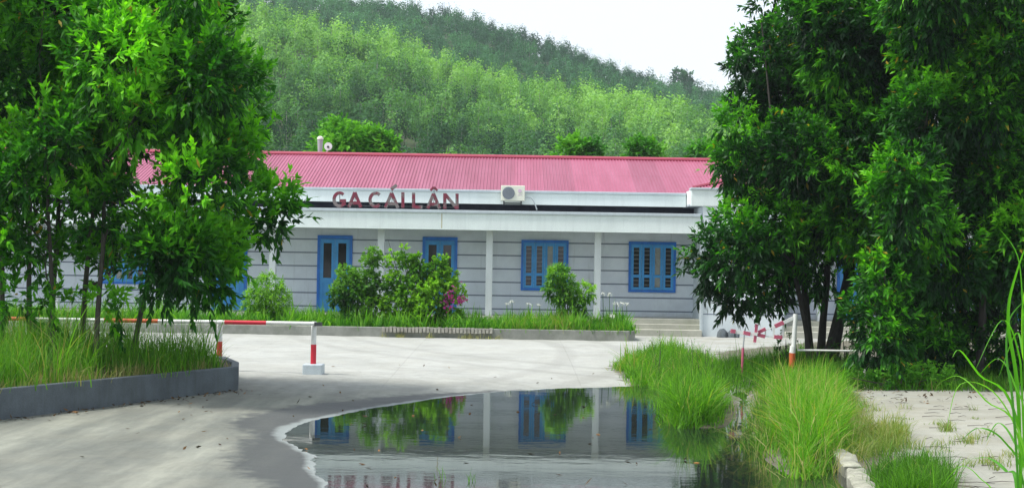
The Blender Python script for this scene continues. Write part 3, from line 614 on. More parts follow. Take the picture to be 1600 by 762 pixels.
# verge shrub, bright and low
def bush(name, label, lobes, mat, cat='shrub', stem_at=None, **kw):
    c0 = np.mean([l[0] for l in lobes], 0); zb = stem_at if stem_at is not None else gz1(c0[0], c0[1])
    root = empty(name, (c0[0], c0[1], zb), label, cat); mb = MB()
    for l in lobes:
        c = Vector(l[0]); b = Vector((c0[0] + random.uniform(-.08, .08), c0[1] + random.uniform(-.05, .05), zb - .05))
        mb.tube([b, b.lerp(c, .5) + Vector((0, 0, .05)), c, c + (c-b)*.15], [.018, .014, .009, .004], 5)
    mb.build('stems', M['bark'], root); crown('foliage', lobes, root, mat, **kw); return root
bush('verge_shrub', 'low bright green shrub on the verge under the dark trees', [lobe(1440, 585, 29, 16, 26), lobe(1465, 588, 29, 16, 24), lobe(1410, 590, 29, 14, 18), lobe(1488, 594, 29, 11, 12), lobe(1380, 593, 29, 11, 12), lobe(1350, 594, 29, 10, 10), lobe(1330, 590, 29, 11, 12)], M['roofbush'], per=10, tw=.16, L=.09, W=.05, spread=.9, tone0=.75, thr=-1, droopb=.2, dens=2)
bush('weed', 'dark leafy weed left of the gate trunks', [lobe(1228, 535, 34.3, 13, 12), lobe(1222, 548, 34.3, 12, 10)], M['shrubd'], 'weed', per=9, tw=.14, L=.10, W=.045, spread=.9, tone0=.3, thr=-1)
bush('weed', 'thin leafy weed between gate trunks and thicket', [lobe(1318, 535, 34, 14, 12), lobe(1305, 548, 34, 12, 9), lobe(1335, 525, 34, 12, 9)], M['shrubd'], 'weed', per=8, tw=.16, L=.11, W=.04, spread=.9, tone0=.35, thr=-1)
# wispy weeds rising behind the far clump
def wisps(label, px0, px1, py, Y, n, h):
    c0, c1 = at(px0, py, Y), at(px1, py, Y); X = rng.uniform(c0.x, c1.x, n); Yv = Y + rng.uniform(-.4, .4, n); root = empty('tall_weed', ((c0.x+c1.x)/2, Y, gz1(c0.x, Y)), label, 'weed'); mb = MB(); Cs = []; Ds = []
    for x, y in zip(X, Yv):
        z = gz1(x, y); hh = h*random.uniform(.6, 1.1); tx = x + random.uniform(-.15, .15); mb.tube([(x, y, z), (x*.5+tx*.5+.02, y, z+hh*.5), (tx, y, z+hh)], [.006, .005, .003], 4)
        for f in np.linspace(.3, 1, 16): Cs.append((x + (tx-x)*f, y, z + hh*f)); Ds.append((random.uniform(-1, 1), random.uniform(-1, 1), .25))
    mb.build('stems', M['bark'], root); Cs = np.array(Cs); V, Fq, tt = cloud(Cs, np.array(Ds), 4, .10, .07, .012, .6, np.zeros(len(Cs)), np.full(len(Cs), .5)); finish(np_mesh(V, Fq, root, False, fattr={'tone': tt}), 'foliage', M['grassL'], root)
wisps('feathery weed rising in front of the station steps', 1020, 1045, 560, 31.5, 4, 1.0)
wisps('feathery weed rising between far clump and striped frame', 1078, 1110, 560, 31.5, 7, .85)
# tall cane at the right edge, near the camera
root = empty('cane_clump', (3.35, 8.6, -.3), 'tall green cane grass with arching leaves at the right edge, nearest plant', 'cane grass')
cl = [((1600, 900), (1592, 640), (1575, 500), (1590, 420), (1618, 350), .030), ((1640, 900), (1600, 700), (1540, 625), (1500, 588), (1470, 596), .022), ((1640, 900), (1590, 660), (1530, 585), (1500, 547), (1488, 558), .022),
      ((1610, 900), (1585, 660), (1573, 560), (1577, 500), (1600, 470), .030), ((1620, 900), (1600, 560), (1598, 480), (1590, 400), (1560, 355), .015), ((1600, 900), (1590, 770), (1572, 735), (1545, 715), (1520, 716), .028),
      ((1620, 900), (1600, 760), (1570, 690), (1530, 668), (1500, 690), .016), ((1560, 900), (1600, 690), (1585, 600), (1560, 560), (1530, 585), .018), ((1610, 900), (1598, 640), (1590, 545), (1565, 500), (1525, 575), .014),
      ((1650, 900), (1620, 650), (1600, 560), (1588, 520), (1560, 590), .022), ((1630, 880), (1606, 620), (1598, 540), (1602, 450), (1640, 380), .026), ((1580, 900), (1560, 800), (1530, 745), (1500, 728), (1470, 760), .018),
      ((1625, 900), (1600, 730), (1560, 620), (1500, 600), (1478, 680), .010), ((1640, 900), (1612, 640), (1606, 520), (1612, 430), (1650, 330), .03), ((1660, 900), (1620, 700), (1612, 600), (1625, 500), (1680, 420), .03), ((1620, 900), (1608, 760), (1585, 690), (1560, 660), (1540, 690), .02)]
for k, (*pp, w_) in enumerate(cl):
    Yb = 8.6 + random.uniform(-.35, .35); cp = [at(a, b, Yb + (i-1)*.12*(1 if k % 2 else -1)) for i, (a, b) in enumerate(pp)]; cp[0].z = -.33
    pts = []
    for i in range(len(cp)-1):
        p0, p1, p2, p3 = cp[max(0, i-1)], cp[i], cp[i+1], cp[min(len(cp)-1, i+2)]
        for f in np.linspace(0, 1, 7)[:-1 if i < len(cp)-2 else None]:
            pts.append(.5*((2*p1) + (p2-p0)*f + (2*p0-5*p1+4*p2-p3)*f*f + (-p0+3*p1-3*p2+p3)*f**3))
    V = []; n = len(pts); wd = Vector((.8, random.uniform(-.6, .6), 0)).normalized()
    for i, p_ in enumerate(pts):
        f = i/(n-1); ww = w_*.42*min(1, .5+f*2)*(1-f**2.2) + .0006; tt_ = (pts[min(n-1, i+1)]-pts[max(0, i-1)]).normalized(); sd_ = (wd - tt_*wd.dot(tt_)).normalized(); nn = sd_.cross(tt_)
        V += [p_ - sd_*ww, p_ + nn*ww*.45, p_ + sd_*ww]
    Fq = []
    for i in range(n-1): a = i*3; Fq += [(a, a+1, a+4, a+3), (a+1, a+2, a+5, a+4)]
    finish(np_mesh([tuple(v) for v in V], Fq, root, True, fattr={'tone': np.full(len(Fq), random.uniform(.15, .95))}), 'leaf_blade', M['cane'], root)

# fallen leaves along the kerb and scattered on the road
P0 = []; 
for i in range(230):
    f = random.random()**.8; a = Vector((-10.2, 14.8)).lerp(Vector((-5.04, 26.4)), f); off = abs(random.gauss(0, .16)) + .03 if i < 195 else random.uniform(.2, 4.5)
    P0.append((a.x + off*.92, a.y - off*.4))
for i in range(50): P0.append((random.uniform(-5, 5), random.uniform(20, 33)))
for i in range(220): c = atz(random.uniform(1330, 1650), random.triangular(598, 640, 600), -.25); P0.append((c.x, c.y))
P0 = np.array(P0); sdp = poly_sdf(PUD, P0[:, 0], P0[:, 1]); P0 = P0[sdp > .1]; fx_ = [atz(a, b, WZ) for a, b in [(rng.uniform(480, 1150), rng.uniform(625, 760)) for _ in range(46)]]; P0 = np.concatenate([P0, [(c.x, c.y) for c in fx_]]); n = len(P0)
D = np.stack([rng.normal(size=n), rng.normal(size=n), rng.uniform(-.05, .35, n)], -1)
V, Fq = leaf_geo(np.concatenate([P0, np.maximum(ground_z(P0[:, 0], P0[:, 1]) + .016, WZ + .003)[:, None]], 1), D, rng.uniform(.05, .13, n), rng.uniform(.02, .045, n), np.full(n, -.1))
tag(finish(np_mesh(V, Fq, None, False, fattr={'tone': np.repeat(rng.uniform(0, 1, n)**1.5, 2)}), 'fallen_leaves', M['litter'], None), 'brown fallen leaves along the kerb and on the road', 'leaf litter', None, 'stuff')

# ---------------------------------------------------------------- broken kerb stones, bottom right
root = empty('broken_kerb', tuple(atz(1325, 735, -.3)), 'pale broken rounded concrete kerb stones at the bottom right bank', 'kerb')
for k, (a, b) in enumerate((((1313, 712), (1333, 738)), ((1336, 743), (1362, 790)), ((1366, 797), (1400, 870)))):
    p_, q_ = atz(*a, -.34), atz(*b, -.34); mb = MB(); pts = [p_.lerp(q_, f) + Vector((random.uniform(-.012, .012), 0, random.uniform(-.01, .01))) for f in np.linspace(0, 1, 6)]
    c_ = p_.lerp(q_, .5); hl = (q_ - p_).length/2; ax = (q_ - p_).normalized(); sd_ = Vector((ax.y, -ax.x, 0)); ring = []
    for u in np.linspace(-1, 1, 9):
        for a in range(12):
            th = 2*math.pi*a/12; ca, sa = math.cos(th), math.sin(th); e = .45
            kx = math.copysign(abs(ca)**e, ca)*.125*(1 - .10*u**6); kz = math.copysign(abs(sa)**e, sa)*.10*(1 - .12*u**6)
            v = c_ + ax*hl*u*(1 + .05*mnoise.noise((a, k*3, u))) + sd_*kx + Vector((0, 0, kz)); v += Vector((1, 1, 1))*.028*mnoise.fractal((v.x*5, v.y*5, v.z*5), .9, 2., 3); ring.append(tuple(v))
    mb.v = ring; mb.f = [(a + 12*u, (a+1) % 12 + 12*u, (a+1) % 12 + 12*(u+1), a + 12*(u+1)) for u in range(8) for a in range(12)] + [tuple(range(11, -1, -1)), tuple(96 + a for a in range(12))]
    mb.build('kerb_stone', M['kerbb'], root, smooth=True)

# twigs and straw on the right concrete
mb = MB()
for i in range(70):
    c = atz(random.uniform(1330, 1640), random.uniform(615, 775), -.28); z = gz1(c.x, c.y); a = random.uniform(-.6, .6); l_ = random.uniform(.1, .5)
    mb.tube([(c.x, c.y, z+.012), (c.x+l_*.5*math.cos(a), c.y+l_*.5*math.sin(a), z+.03), (c.x+l_*math.cos(a+.3), c.y+l_*math.sin(a+.3), z+.012)], [.005, .004, .002], 4)
tag(mb.build('twigs', M['bark'], None), 'dry twigs and straw scattered on the right concrete', 'twigs', None, 'stuff')
for k, (a, b, nn, hh) in enumerate([(1370, 640, 50, .22), (1555, 720, 70, .28)]):
    c = atz(a, b, -.3); X = c.x + rng.normal(0, .10, nn); Y = c.y + rng.normal(0, .14, nn)
    blades('grass_tuft', X, Y, ground_z(X, Y) - .02, hh*rng.uniform(.4, 1, nn), np.full(nn, .009), rng.uniform(.2, 1, nn), rng.uniform(.2, 1, nn), M['drygrass'], ['small wisp of dry grass at the near edge of the far concrete', 'short dry tuft below the tall cane leaves'][k], 'grass tuft')

# scattered weeds over the right foreground, too many and too small to tell apart
Xs, Ys, Hs = [], [], []
for k in range(90):
    a = rng.uniform(1325, 1640); b = 608 + 165*rng.random()**.8
    if rng.random() < (a - 1325)/480: continue
    c = atz(a, b, -.3); nn = int(rng.integers(8, 34)); hh = rng.uniform(.06, .30)
    Xs.append(c.x + rng.normal(0, .06, nn)); Ys.append(c.y + rng.normal(0, .09, nn)); Hs.append(hh*rng.uniform(.4, 1, nn))
Xs, Ys, Hs = map(np.concatenate, (Xs, Ys, Hs)); nn = len(Xs)
blades('scattered_weeds', Xs, Ys, ground_z(Xs, Ys) - .01, Hs, np.full(nn, .010), rng.uniform(.3, 1.3, nn), rng.uniform(0, 1, nn), M['drygrass'], 'low sparse weeds scattered over the sandy right foreground', 'weeds', kind='stuff')

# ---------------------------------------------------------------- station building
bld = empty('station_building', (-3, 48.8, 0), 'long single-storey station building with pink corrugated roof, white canopy and blue doors', 'building')
ZP, YW, YC, YF = .5, 48.8, 47.2, 46.6            # platform height, wall, column, canopy front planes
XL, XW, XR = -24.0, at(1097, 430, 46.6).x, 21.0
XW2 = at(1226, 430, 46.6).x
cx0 = at(764, 430, YC).x; CXS = [cx0 + 3.6*k for k in range(-6, 2)]
wc0 = at(851, 415, YW).x
wall = MB(); wall.box(XL, XR, YW, YW+.25, 0, 4.6)
wall.build('wall', M['wall'], bld)
gr = MB()
for k in range(6): z = .69 + .4575*k; gr.box(XL, XR, YW-.004, YW+.1, z-.022, z+.022)
gr.build('wall_grooves', M['groove'], bld)
MB().box(XL, XW-.02, YW-.012, YW+.05, 3.9, 4.6).build('gap_shade_band', M['gapshade'], bld)  # dark strip painted on the wall, imitating shade in the gap under the eave
# platform and steps
MB().box(XL, XW-.01, 47.0, YW-.002, -.3, ZP).box(XW2+.01, XR, 47.0, YW-.002, -.3, ZP).build('platform', M['steps'], bld, bevel=.015)
for k in range(2):
    MB().box(XL, XW-.01, 46.35+.32*k, 47.0-.003*(k+1), -.3, .167*(k+1)).box(XW2+.01, XR, 46.35+.32*k, 47.0-.003*(k+1), -.3, .167*(k+1)).build('step', M['steps'], bld, bevel=.015)
# columns
for x in CXS + [at(1283, 430, YC).x + 3.6*k for k in range(0, 4)]:
    MB().box(x-.11, x+.11, YC, YC+.24, ZP, 3.33).build('column', M['column'], bld, bevel=.01)
# canopy: slab, soffit, front fascia, lip
def canopy(x0, x1, yf):
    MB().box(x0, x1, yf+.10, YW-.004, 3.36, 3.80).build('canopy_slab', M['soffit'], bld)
    MB().box(x0, x1, yf, yf+.10, 3.31, 3.86).build('canopy_fascia', M['white'], bld, bevel=.006)
    MB().box(x0-.01, x1+.01, yf-.05, yf+.30, 3.86, 3.96).build('canopy_lip', M['trim'], bld, bevel=.01)
canopy(XL, XW-.06, YF); canopy(XW2+.02, XR, YF)
# rust stain below the letters
mb = MB(); mb.box(at(690, 350, YF).x-.015, at(690, 350, YF).x+.02, YF-.003, YF+.01, 3.36, 3.84); mb.build('rust_stain', simple('rust_stain', (.55, .52, .36), .8, .1), bld)
# upper gutter fascia
XG = at(1073, 310, 47.6).x
MB().box(XL, XG, 47.75, 47.87, 4.23, 4.62).build('gutter_fascia', M['white'], bld, bevel=.006)
MB().box(XL, XG, 47.70, 47.95, 4.62, 4.70).build('gutter_lip', M['trim'], bld, bevel=.01)
MB().box(XL, XG, 47.87, YW-.003, 4.25, 4.31).build('eave_soffit', M['dark'], bld)  # dark colour stands in for the shade under the eave
XG2 = XG + .02
MB().box(XG2, XR, 46.55, 46.75, 4.22, 4.75).build('wing_fascia', M['white'], bld, bevel=.006)
MB().box(XG2-.02, XR, 46.50, 47.0, 4.75, 4.82).build('wing_lip', M['trim'], bld, bevel=.01)
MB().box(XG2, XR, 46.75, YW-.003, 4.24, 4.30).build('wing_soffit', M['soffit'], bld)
MB().box(XG2, XG2+.10, 46.75, YW-.003, 4.30, 4.75).build('wing_return', M['white'], bld)
# wing wall
MB().box(XW, XW2, 46.6, YW-.002, -.2, 4.22).build('wing_wall', M['wingwall'], bld)
MB().box(XW-.05, XW+.05, 46.53, 46.72, 0, 3.30).build('downpipe', M['trim'], bld, bevel=.01)
gr = MB()
for k in range(-0, 8): z = .69 + .4575*k; gr.box(XW+.05, XW2, 46.596, 46.7, z-.016, z+.016)
gr.build('wing_grooves', M['groove'], bld)
# roofs, real corrugation
def corrug(name, x0, x1, fn, pitch=.115, clip=None):
    xs = []; k = 0; x = x0
    prof = [(0, 0), (.32, 0), (.44, .028), (.78, .028), (.9, 0)]
    while x < x1:
        for a, h_ in prof:
            if x + a*pitch < x1: xs.append((x + a*pitch, h_))
        x += pitch
    V = []; Fq = []
    for x, h_ in xs:
        a, b = fn(x); V += [(x, a[0], a[1]+h_), (x, b[0], b[1]+h_)]
    Fq = [(2*i, 2*i+2, 2*i+3, 2*i+1) for i in range(len(xs)-1)]
    return finish(np_mesh(V, Fq, bld), name, M['roof'], bld)
RY, RZ = 52.6, 6.17
corrug('roof', XL, XR, lambda x: ((47.74, 4.66), (RY, RZ)))
MB().poly([(XL, RY, RZ), (XR, RY, RZ), (XR, 57.4, 4.66), (XL, 57.4, 4.66)]).build('roof_back', M['roof'], bld)
MB().tube([(XL, RY-.02, RZ+.03), (XR, RY-.02, RZ+.03)], .085, 8).build('ridge_cap', M['ridge'], bld)
MB().box(XL, XR, YW+5, YW+8.4, 0, 4.6).build('rear_wall', M['wall'], bld)
hx = XG2 + .1
def wr(x):
    f = min(1, max(0, (x - hx)/5.9)); y1 = 46.8 + 5.9*f; return ((46.6, 4.80), (max(46.65, y1), 4.80 + (y1-46.8)*.262))
corrug('wing_roof', hx, XR, wr)
MB().tube([(hx, 46.75, 4.84), (hx+5.9, 52.7, 6.37)], .06, 6).build('hip_cap', M['ridge'], bld)

def door(xc):
    w_, zt = 1.2, 3.12; x0, x1 = xc-w_/2, xc+w_/2; fr = MB(); y0 = YW-.06
    fr.box(x0, x0+.10, y0, YW+.02, ZP, zt).box(x1-.10, x1, y0, YW+.02, ZP, zt).box(x0+.10, x1-.10, y0, YW+.02, zt-.12, zt)
    f = fr.build('door', M['blue'], bld, bevel=.006)
    for s_ in (0, 1):
        a, b = (x0+.10, xc-.004) if s_ == 0 else (xc+.004, x1-.10); zz = ZP+.02; zc = 1.60; t_ = zt-.13
        lf = MB(); lf.box(a, a+.11, y0+.02, YW+.01, zz, t_).box(b-.11, b, y0+.02, YW+.01, zz, t_).box(a+.11, b-.11, y0+.02, YW+.01, t_-.14, t_).box(a+.11, b-.11, y0+.02, YW+.01, zc-.10, zc+.06).box(a+.11, b-.11, y0+.02, YW+.01, zz, zz+.15).box(a+.11, b-.11, y0+.04, YW+.01, zz+.15, zc-.10).box(a+.16, b-.16, y0+.028, y0+.045, zz+.22, zc-.17)
        lf.build('door_leaf', M['bluel'], f, bevel=.004)
        MB().box(a+.11, b-.11, y0+.045, YW+.005, zc+.06, t_-.14).build('door_glass', M['glass'], f)
    MB().box(xc-.035, xc-.015, y0-.03, y0+.02, 1.45, 1.62).build('door_handle', M['grey'], f)
def window(xc):
    w_, z0, zt = 1.62, 1.34, 3.07; x0, x1 = xc-w_/2, xc+w_/2; y0 = YW-.06; fr = MB()
    fr.box(x0, x0+.08, y0, YW+.02, z0, zt).box(x1-.08, x1, y0, YW+.02, z0, zt).box(x0+.08, x1-.08, y0, YW+.02, zt-.09, zt).box(x0+.08, x1-.08, y0, YW+.02, z0, z0+.08)
    f = fr.build('window', M['blue'], bld, bevel=.006); cw = (w_-.16)/4
    for k in range(4):
        a = x0+.08+cw*k+.004; b = a+cw-.008; lf = MB(); zb, z1_ = z0+.085, zt-.095; zm = z0+.55
        lf.box(a, a+.085, y0+.015, YW+.01, zb, z1_).box(b-.085, b, y0+.015, YW+.01, zb, z1_).box(a+.085, b-.085, y0+.015, YW+.01, z1_-.11, z1_).box(a+.085, b-.085, y0+.015, YW+.01, zb, zb+.09).box(a+.085, b-.085, y0+.015, YW+.01, zm-.05, zm+.05)
        lf.build('window_sash', M['bluel'], f, bevel=.004)
        MB().box(a+.085, b-.085, y0+.05, YW+.005, zb+.09, zm-.05).box(a+.085, b-.085, y0+.05, YW+.005, zm+.05, z1_-.11).build('window_pane', M['glass'] if (k + int(xc)) % 3 else M['curtain'], f)
    br = MB(); z = z0 + .25
    while z < zt-.2: br.box(x0+.1, x1-.1, y0+.036, y0+.044, z, z+.014); z += .145
    br.build('window_bars', M['grey'], f)
for k in (-2, -1): door(wc0 + 3.6*k)
door(wc0 - 3.6*3); window(wc0 - 3.6*4)
window(wc0); window(at(1019, 415, YW).x)
for px in (1335, 1400, 1592): door(at(px, 430, YW).x)
window(at(1500, 430, YW).x)

# station sign: individual welded letters on a frame above the canopy
sg = empty('station_sign', (at(618, 330, YF+.05).x, YF+.05, 3.96), 'weathered red metal letters GA CAI LAN with accents standing on the canopy edge', 'sign')
YS = YF + .06
def L(px, py): p_ = at(px, py, YS); return Vector((p_.x, YS, p_.z))
SWD = .105
def stroke(name, segs, wd=SWD):
    mb = MB()
    for i, (a, b) in enumerate(segs): mb.bar(L(*a) + Vector((0, i*.003, 0)), L(*b) + Vector((0, i*.003, 0)), wd, .06)
    mb.build(name, M['letter'], sg)
def arc(cx_, cy_, rx, ry, a0, a1, n=14):
    pts = [(cx_ + rx*math.cos(R(a0 + (a1-a0)*i/n)), cy_ - ry*math.sin(R(a0 + (a1-a0)*i/n))) for i in range(n+1)]
    return pts
def arcletter(name, pts, extra=()):
    mb = MB(); V = [L(*p_) for p_ in pts]; b0 = 0; n = len(V); inn, out = [], []
    for i in range(n):
        t_ = (V[min(n-1, i+1)] - V[max(0, i-1)]).normalized(); nn = t_.cross(Vector((0, 1, 0))).normalized()*SWD/2; inn.append(V[i]-nn); out.append(V[i]+nn)
    dy = Vector((0, .06, 0))
    for i in range(n-1):
        a, b, c, d = inn[i], inn[i+1], out[i+1], out[i]
        mb.poly([a, b, c, d]).poly([a+dy, d+dy, c+dy, b+dy]).poly([a, a+dy, b+dy, b]).poly([d, c, c+dy, d+dy])
    mb.poly([inn[0], out[0], out[0]+dy, inn[0]+dy]).poly([inn[-1], inn[-1]+dy, out[-1]+dy, out[-1]])
    for i, (a, b) in enumerate(extra): mb.bar(L(*a)+Vector((0, .033+.003*i, 0)), L(*b)+Vector((0, .033+.003*i, 0)), SWD, .06)
    mb.build(name, M['letter'], sg)
arcletter('letter_g', arc(530.5, 311.5, 8.7, 10.2, 48, 335), [((538.0, 311.8), (538.0, 320.5)), ((530.5, 313.6), (540.2, 313.6))])
def letA(x0, x1, y0, y1):
    xm = (x0+x1)/2; stroke('letter_a', [((x0+2.2, y1), (xm, y0+1)), ((x1-2.2, y1+.3), (xm, y0+1)), ((x0+5.3, y1-6.5), (x1-5.3, y1-6.3))])
letA(543, 566, 299.5, 323.5)
arcletter('letter_c', arc(587, 312, 9.0, 10.2, 48, 312))
letA(600, 624, 300.5, 324.5)
stroke('letter_i', [((629.5, 300.5), (629.5, 324.5))])
stroke('letter_l', [((646.2, 301), (646.2, 325)), ((648, 323.2), (660, 323.5))])
letA(666, 689, 301.5, 325.5)
stroke('letter_n', [((695, 302), (695, 326)), ((714.2, 302.5), (714.2, 326.5)), ((695.5, 303.5), (713.5, 325))])
stroke('accent', [((611, 296), (620, 289))]); stroke('accent', [((672.5, 297.5), (678, 292.5)), ((683.5, 297.8), (678, 292.5))], .075)
rd = MB()
for a, yt in ((530.5, 300), (554.5, 301), (612.5, 294), (678, 294), (629.5, 320), (587, 322), (646, 322), (695, 322), (714, 322)):
    p_ = L(a, yt); rd.tube([(p_.x, YS+.085, 3.96), (p_.x, YS+.085, p_.z)], .012, 6)
q0, q1 = L(520, 328), L(717, 331); rd.bar((q0.x, YS+.085, 4.06), (q1.x, YS+.085, 4.06), .03, .03)
rd.build('support_frame', M['dark'], sg)

# air conditioner on the gutter fascia
a0, a1 = at(783, 289.5, 47.3), at(820, 314, 47.3); x0, x1, z1_, z0_ = a0.x, a1.x, a0.z, a1.z
ac = empty('air_conditioner', ((x0+x1)/2, 47.7, z0_-.12), 'cream outdoor air conditioner unit with round fan grille on the gutter fascia', 'air conditioner')
MB().box(x0, x1, 47.3, 47.62, z0_, z1_).build('casing', M['acw'], ac, bevel=.015)
cxa, cza = x0+.25, (z0_+z1_)/2; MB().disc((cxa, cza), .205, 47.27, 47.32, 28).build('fan_grille', M['acd'], ac, smooth=True)
g_ = MB()
for k in range(-5, 6):
    h_ = math.sqrt(max(0, .19**2-(k*.035)**2)); g_.box(cxa+k*.035-.004, cxa+k*.035+.004, 47.26, 47.27, cza-h_, cza+h_)
g_.build('grille_bars', M['grey'], ac)
MB().disc((x1-.17, cza+.08), .06, 47.285, 47.31, 20).build('badge', M['aclogo'], ac)
bd = MB()
for k in range(4): bd.box(x1-.23+k*.034, x1-.23+k*.034+.022, 47.294, 47.31, cza-.065, cza-.04)
bd.build('badge_lettering', M['aclogo'], ac)
MB().box(x0+.08, x0+.12, 47.32, 47.748, z0_-.11, z0_-.002).box(x1-.14, x1-.10, 47.32, 47.748, z0_-.11, z0_-.002).box(x0+.12, x1-.14, 47.60, 47.64, z0_-.09, z0_-.05).build('bracket', M['dark'], ac)
P_ = lambda a, b: at(a, b, 47.6); pc = [P_(819, 309), P_(825, 308.5), P_(830, 309), P_(834, 314), P_(837, 322), P_(839, 328)]
MB().tube(pc, .022, 7).build('hose', M['pipe'], ac, smooth=True)

# floodlight and lamp behind the ridge
fl = at(513, 229, 52.6); r_ = empty('floodlight', (fl.x, 52.6, RZ+.05), 'small round white floodlight on a bracket at the roof ridge', 'floodlight')
MB().tube([(fl.x, 52.55, fl.z), (fl.x, 52.75, fl.z)], [.15, .12], 16).build('housing', M['pwhite'], r_, smooth=True); MB().disc((fl.x, fl.z-.02), .045, 52.52, 52.56, 12).build('lens', M['dark'], r_)
MB().bar((fl.x-.02, 52.65, fl.z-.08), (fl.x-.10, 52.65, RZ), .05, .05).build('bracket', M['pwhite'], r_)
lp = at(500.5, 214, 58); r_ = empty('lamp_post', (lp.x, 58, 0), 'grey lamp post with pale domed cap rising behind the roof', 'lamp post')
MB().tube([(lp.x, 58, 0), (lp.x, 58, lp.z-.4)], .06, 8).build('post', M['grey'], r_, smooth=True)
MB().tube([(lp.x, 58, lp.z-.65), (lp.x, 58, lp.z-.10)], [.09, .12], 12).build('lantern', M['grey'], r_, smooth=True)
MB().tube([(lp.x, 58, lp.z-.10), (lp.x, 58, lp.z-.02), (lp.x, 58, lp.z+.03)], [.135, .12, .05], 14).build('cap', M['acw'], r_, smooth=True)
# trees just behind the roof
def backtree(px, lb, lobes):
    c = at(px, 300, 62); tree('bushy_tree', (c.x, 62, 0), tuple(at(px, 225, 62)), .12, lobes, lb, M['roofbush'], M['bark'], nlimb=4, group='bright trees behind the roof', per=10, tw=.5, L=.24, W=.13, spread=.9, tone0=.5, thr=-.5, droopb=.2, dens=2.2)
backtree(525, 'tallest bright green tree behind the roof, beside the lamp post', [lobe(530, 212, 62, 16, 60), lobe(545, 222, 61, 20, 80), lobe(512, 216, 63, 12, 35), lobe(540, 235, 61, 26, 80), lobe(508, 236, 62, 14, 30)])
backtree(590, 'rounded bright green tree behind the roof, above the sign', [lobe(575, 222, 62, 15, 60), lobe(590, 218, 62, 13, 40), lobe(602, 228, 62, 13, 40), lobe(585, 238, 62, 24, 70), lobe(562, 232, 62, 12, 30)])
backtree(905, 'low dark-green tree top showing behind the roof right of centre', [lobe(905, 238, 62, 16, 60), lobe(925, 240, 62, 12, 30), lobe(885, 241, 62, 12, 30)])
backtree(1003, 'smallest bright tree top behind the roof, near the right wing', [lobe(1003, 236, 62, 10, 35), lobe(1018, 241, 62, 9, 22), lobe(993, 242, 62, 8, 15)])
backtree(1120, 'bright tree top behind the roof at the edge of the right trees', [lobe(1095, 244, 62, 12, 35), lobe(1125, 240, 62, 14, 35)])

c = at(1065, 130, 396); zh = float(hill(np.array([c.x/396]), np.array([394.]))[0])
tree('ridge_tree', (c.x, 396, zh - 1), tuple(at(1065, 118, 396)), .25, [lobe(1060, 118, 396, 9, 60), lobe(1072, 122, 396, 10, 60), lobe(1064, 127, 396, 13, 70)], 'single taller round tree standing out on the far ridge at right', M['forest2_shade'], M['bark'], nlimb=2, per=10, tw=1.0, L=.7, W=.45, spread=.9, tone0=.3, thr=-1, droopb=.2)

# ---------------------------------------------------------------- long planting bed in front of the building
xe = at(995, 520, 43.1).x
bedF = [(-20, 43.1), (xe-.25, 43.1), (xe-.05, 43.3), (xe, 43.7), (xe, 45.0), (xe-.3, 45.4), (-20, 45.4)]
fb = bed('planting_bed', 'long low planting bed with mossy concrete kerb in front of the station', bedF, .24, .13, M['kerbf'], zs=.17)
x0, x1 = at(597, 515, 43).x, at(770, 515, 43).x; bk = MB(); x = x0
while x < x1: bk.box(x, x+.085, 42.96, 43.09, .10+random.uniform(-.01, .01), .255+random.uniform(-.012, .012)); x += .112
bk.build('brick_edging', M['brick'], fb)
tuft('lily_leaves', [(-18, 43.3), (xe-.2, 43.3), (xe-.2, 45.2), (-18, 45.2)], 16000, .62, .050, .9, .55, M['lily'], 'dense strap-leaved lilies filling the planting bed before the station', 16, .10, 'lilies', onbed=.15)
tuft('bed_grass', [(at(760, 510, 43.3).x, 43.25), (xe-.12, 43.25), (xe-.12, 44.6), (at(760, 510, 43.3).x, 44.6)], 6500, .52, .018, 1., .75, M['grass'], 'bright arching grass at the right end of the planting bed', 22, .12, onbed=.15)
tuft('dry_grass', [(x0, 42.8), (x1+.3, 42.8), (x1+.3, 43.0), (x0, 43.0)], 260, .2, .012, 1.2, .9, M['drygrass'], 'dry grass at the foot of the brick edging', 20, .08)
S = 44.2
bush('round_shrub', 'round bright green shrub beside the second visible column', [lobe(418, 452, S, 22, 60), lobe(400, 468, S, 16, 30), lobe(435, 470, S, 16, 35), lobe(418, 478, S, 22, 40)], M['shrubl'], stem_at=.15, per=11, tw=.2, L=.15, W=.035, spread=.9, dens=2.6, tone0=.62, thr=-1, droopb=.5)
bush('bushy_shrub', 'dark bushy shrub with bright arching tips in front of the second door', [lobe(548, 455, S, 26, 75), lobe(570, 440, S, 22, 60), lobe(540, 430, S, 13, 22), lobe(578, 412, S, 11, 22), lobe(584, 398, S, 8, 12), lobe(560, 470, S, 28, 70), lobe(530, 460, S, 15, 25), lobe(597, 455, S, 18, 35)], M['shrubd'], stem_at=.15, per=12, tw=.17, L=.12, W=.065, spread=.95, dens=2.3, tone0=.60, thr=-.42, ns=3., droopb=.2)
bg_ = bush('bougainvillea', 'large bougainvillea bush with magenta flowers before the third door', [lobe(620, 475, S, 26, 80), lobe(650, 460, S, 30, 110), lobe(685, 455, S, 26, 80), lobe(665, 485, S, 30, 90), lobe(620, 440, S, 15, 30), lobe(655, 425, S, 12, 24), lobe(603, 408, S, 7, 9), lobe(612, 394, S, 6, 8), lobe(628, 393, S, 8, 14), lobe(634, 410, S, 8, 14), lobe(640, 425, S, 9, 14), lobe(652, 408, S, 7, 9), lobe(680, 425, S, 16, 35), lobe(700, 435, S, 14, 28), lobe(690, 412, S, 9, 14), lobe(705, 485, S, 18, 35), lobe(590, 480, S, 18, 35), lobe(715, 455, S, 11, 12)], M['shrubl'], stem_at=.15, per=12, tw=.15, L=.11, W=.08, spread=.95, dens=2.3, tone0=.72, thr=-.34, ns=3., droopb=.1)
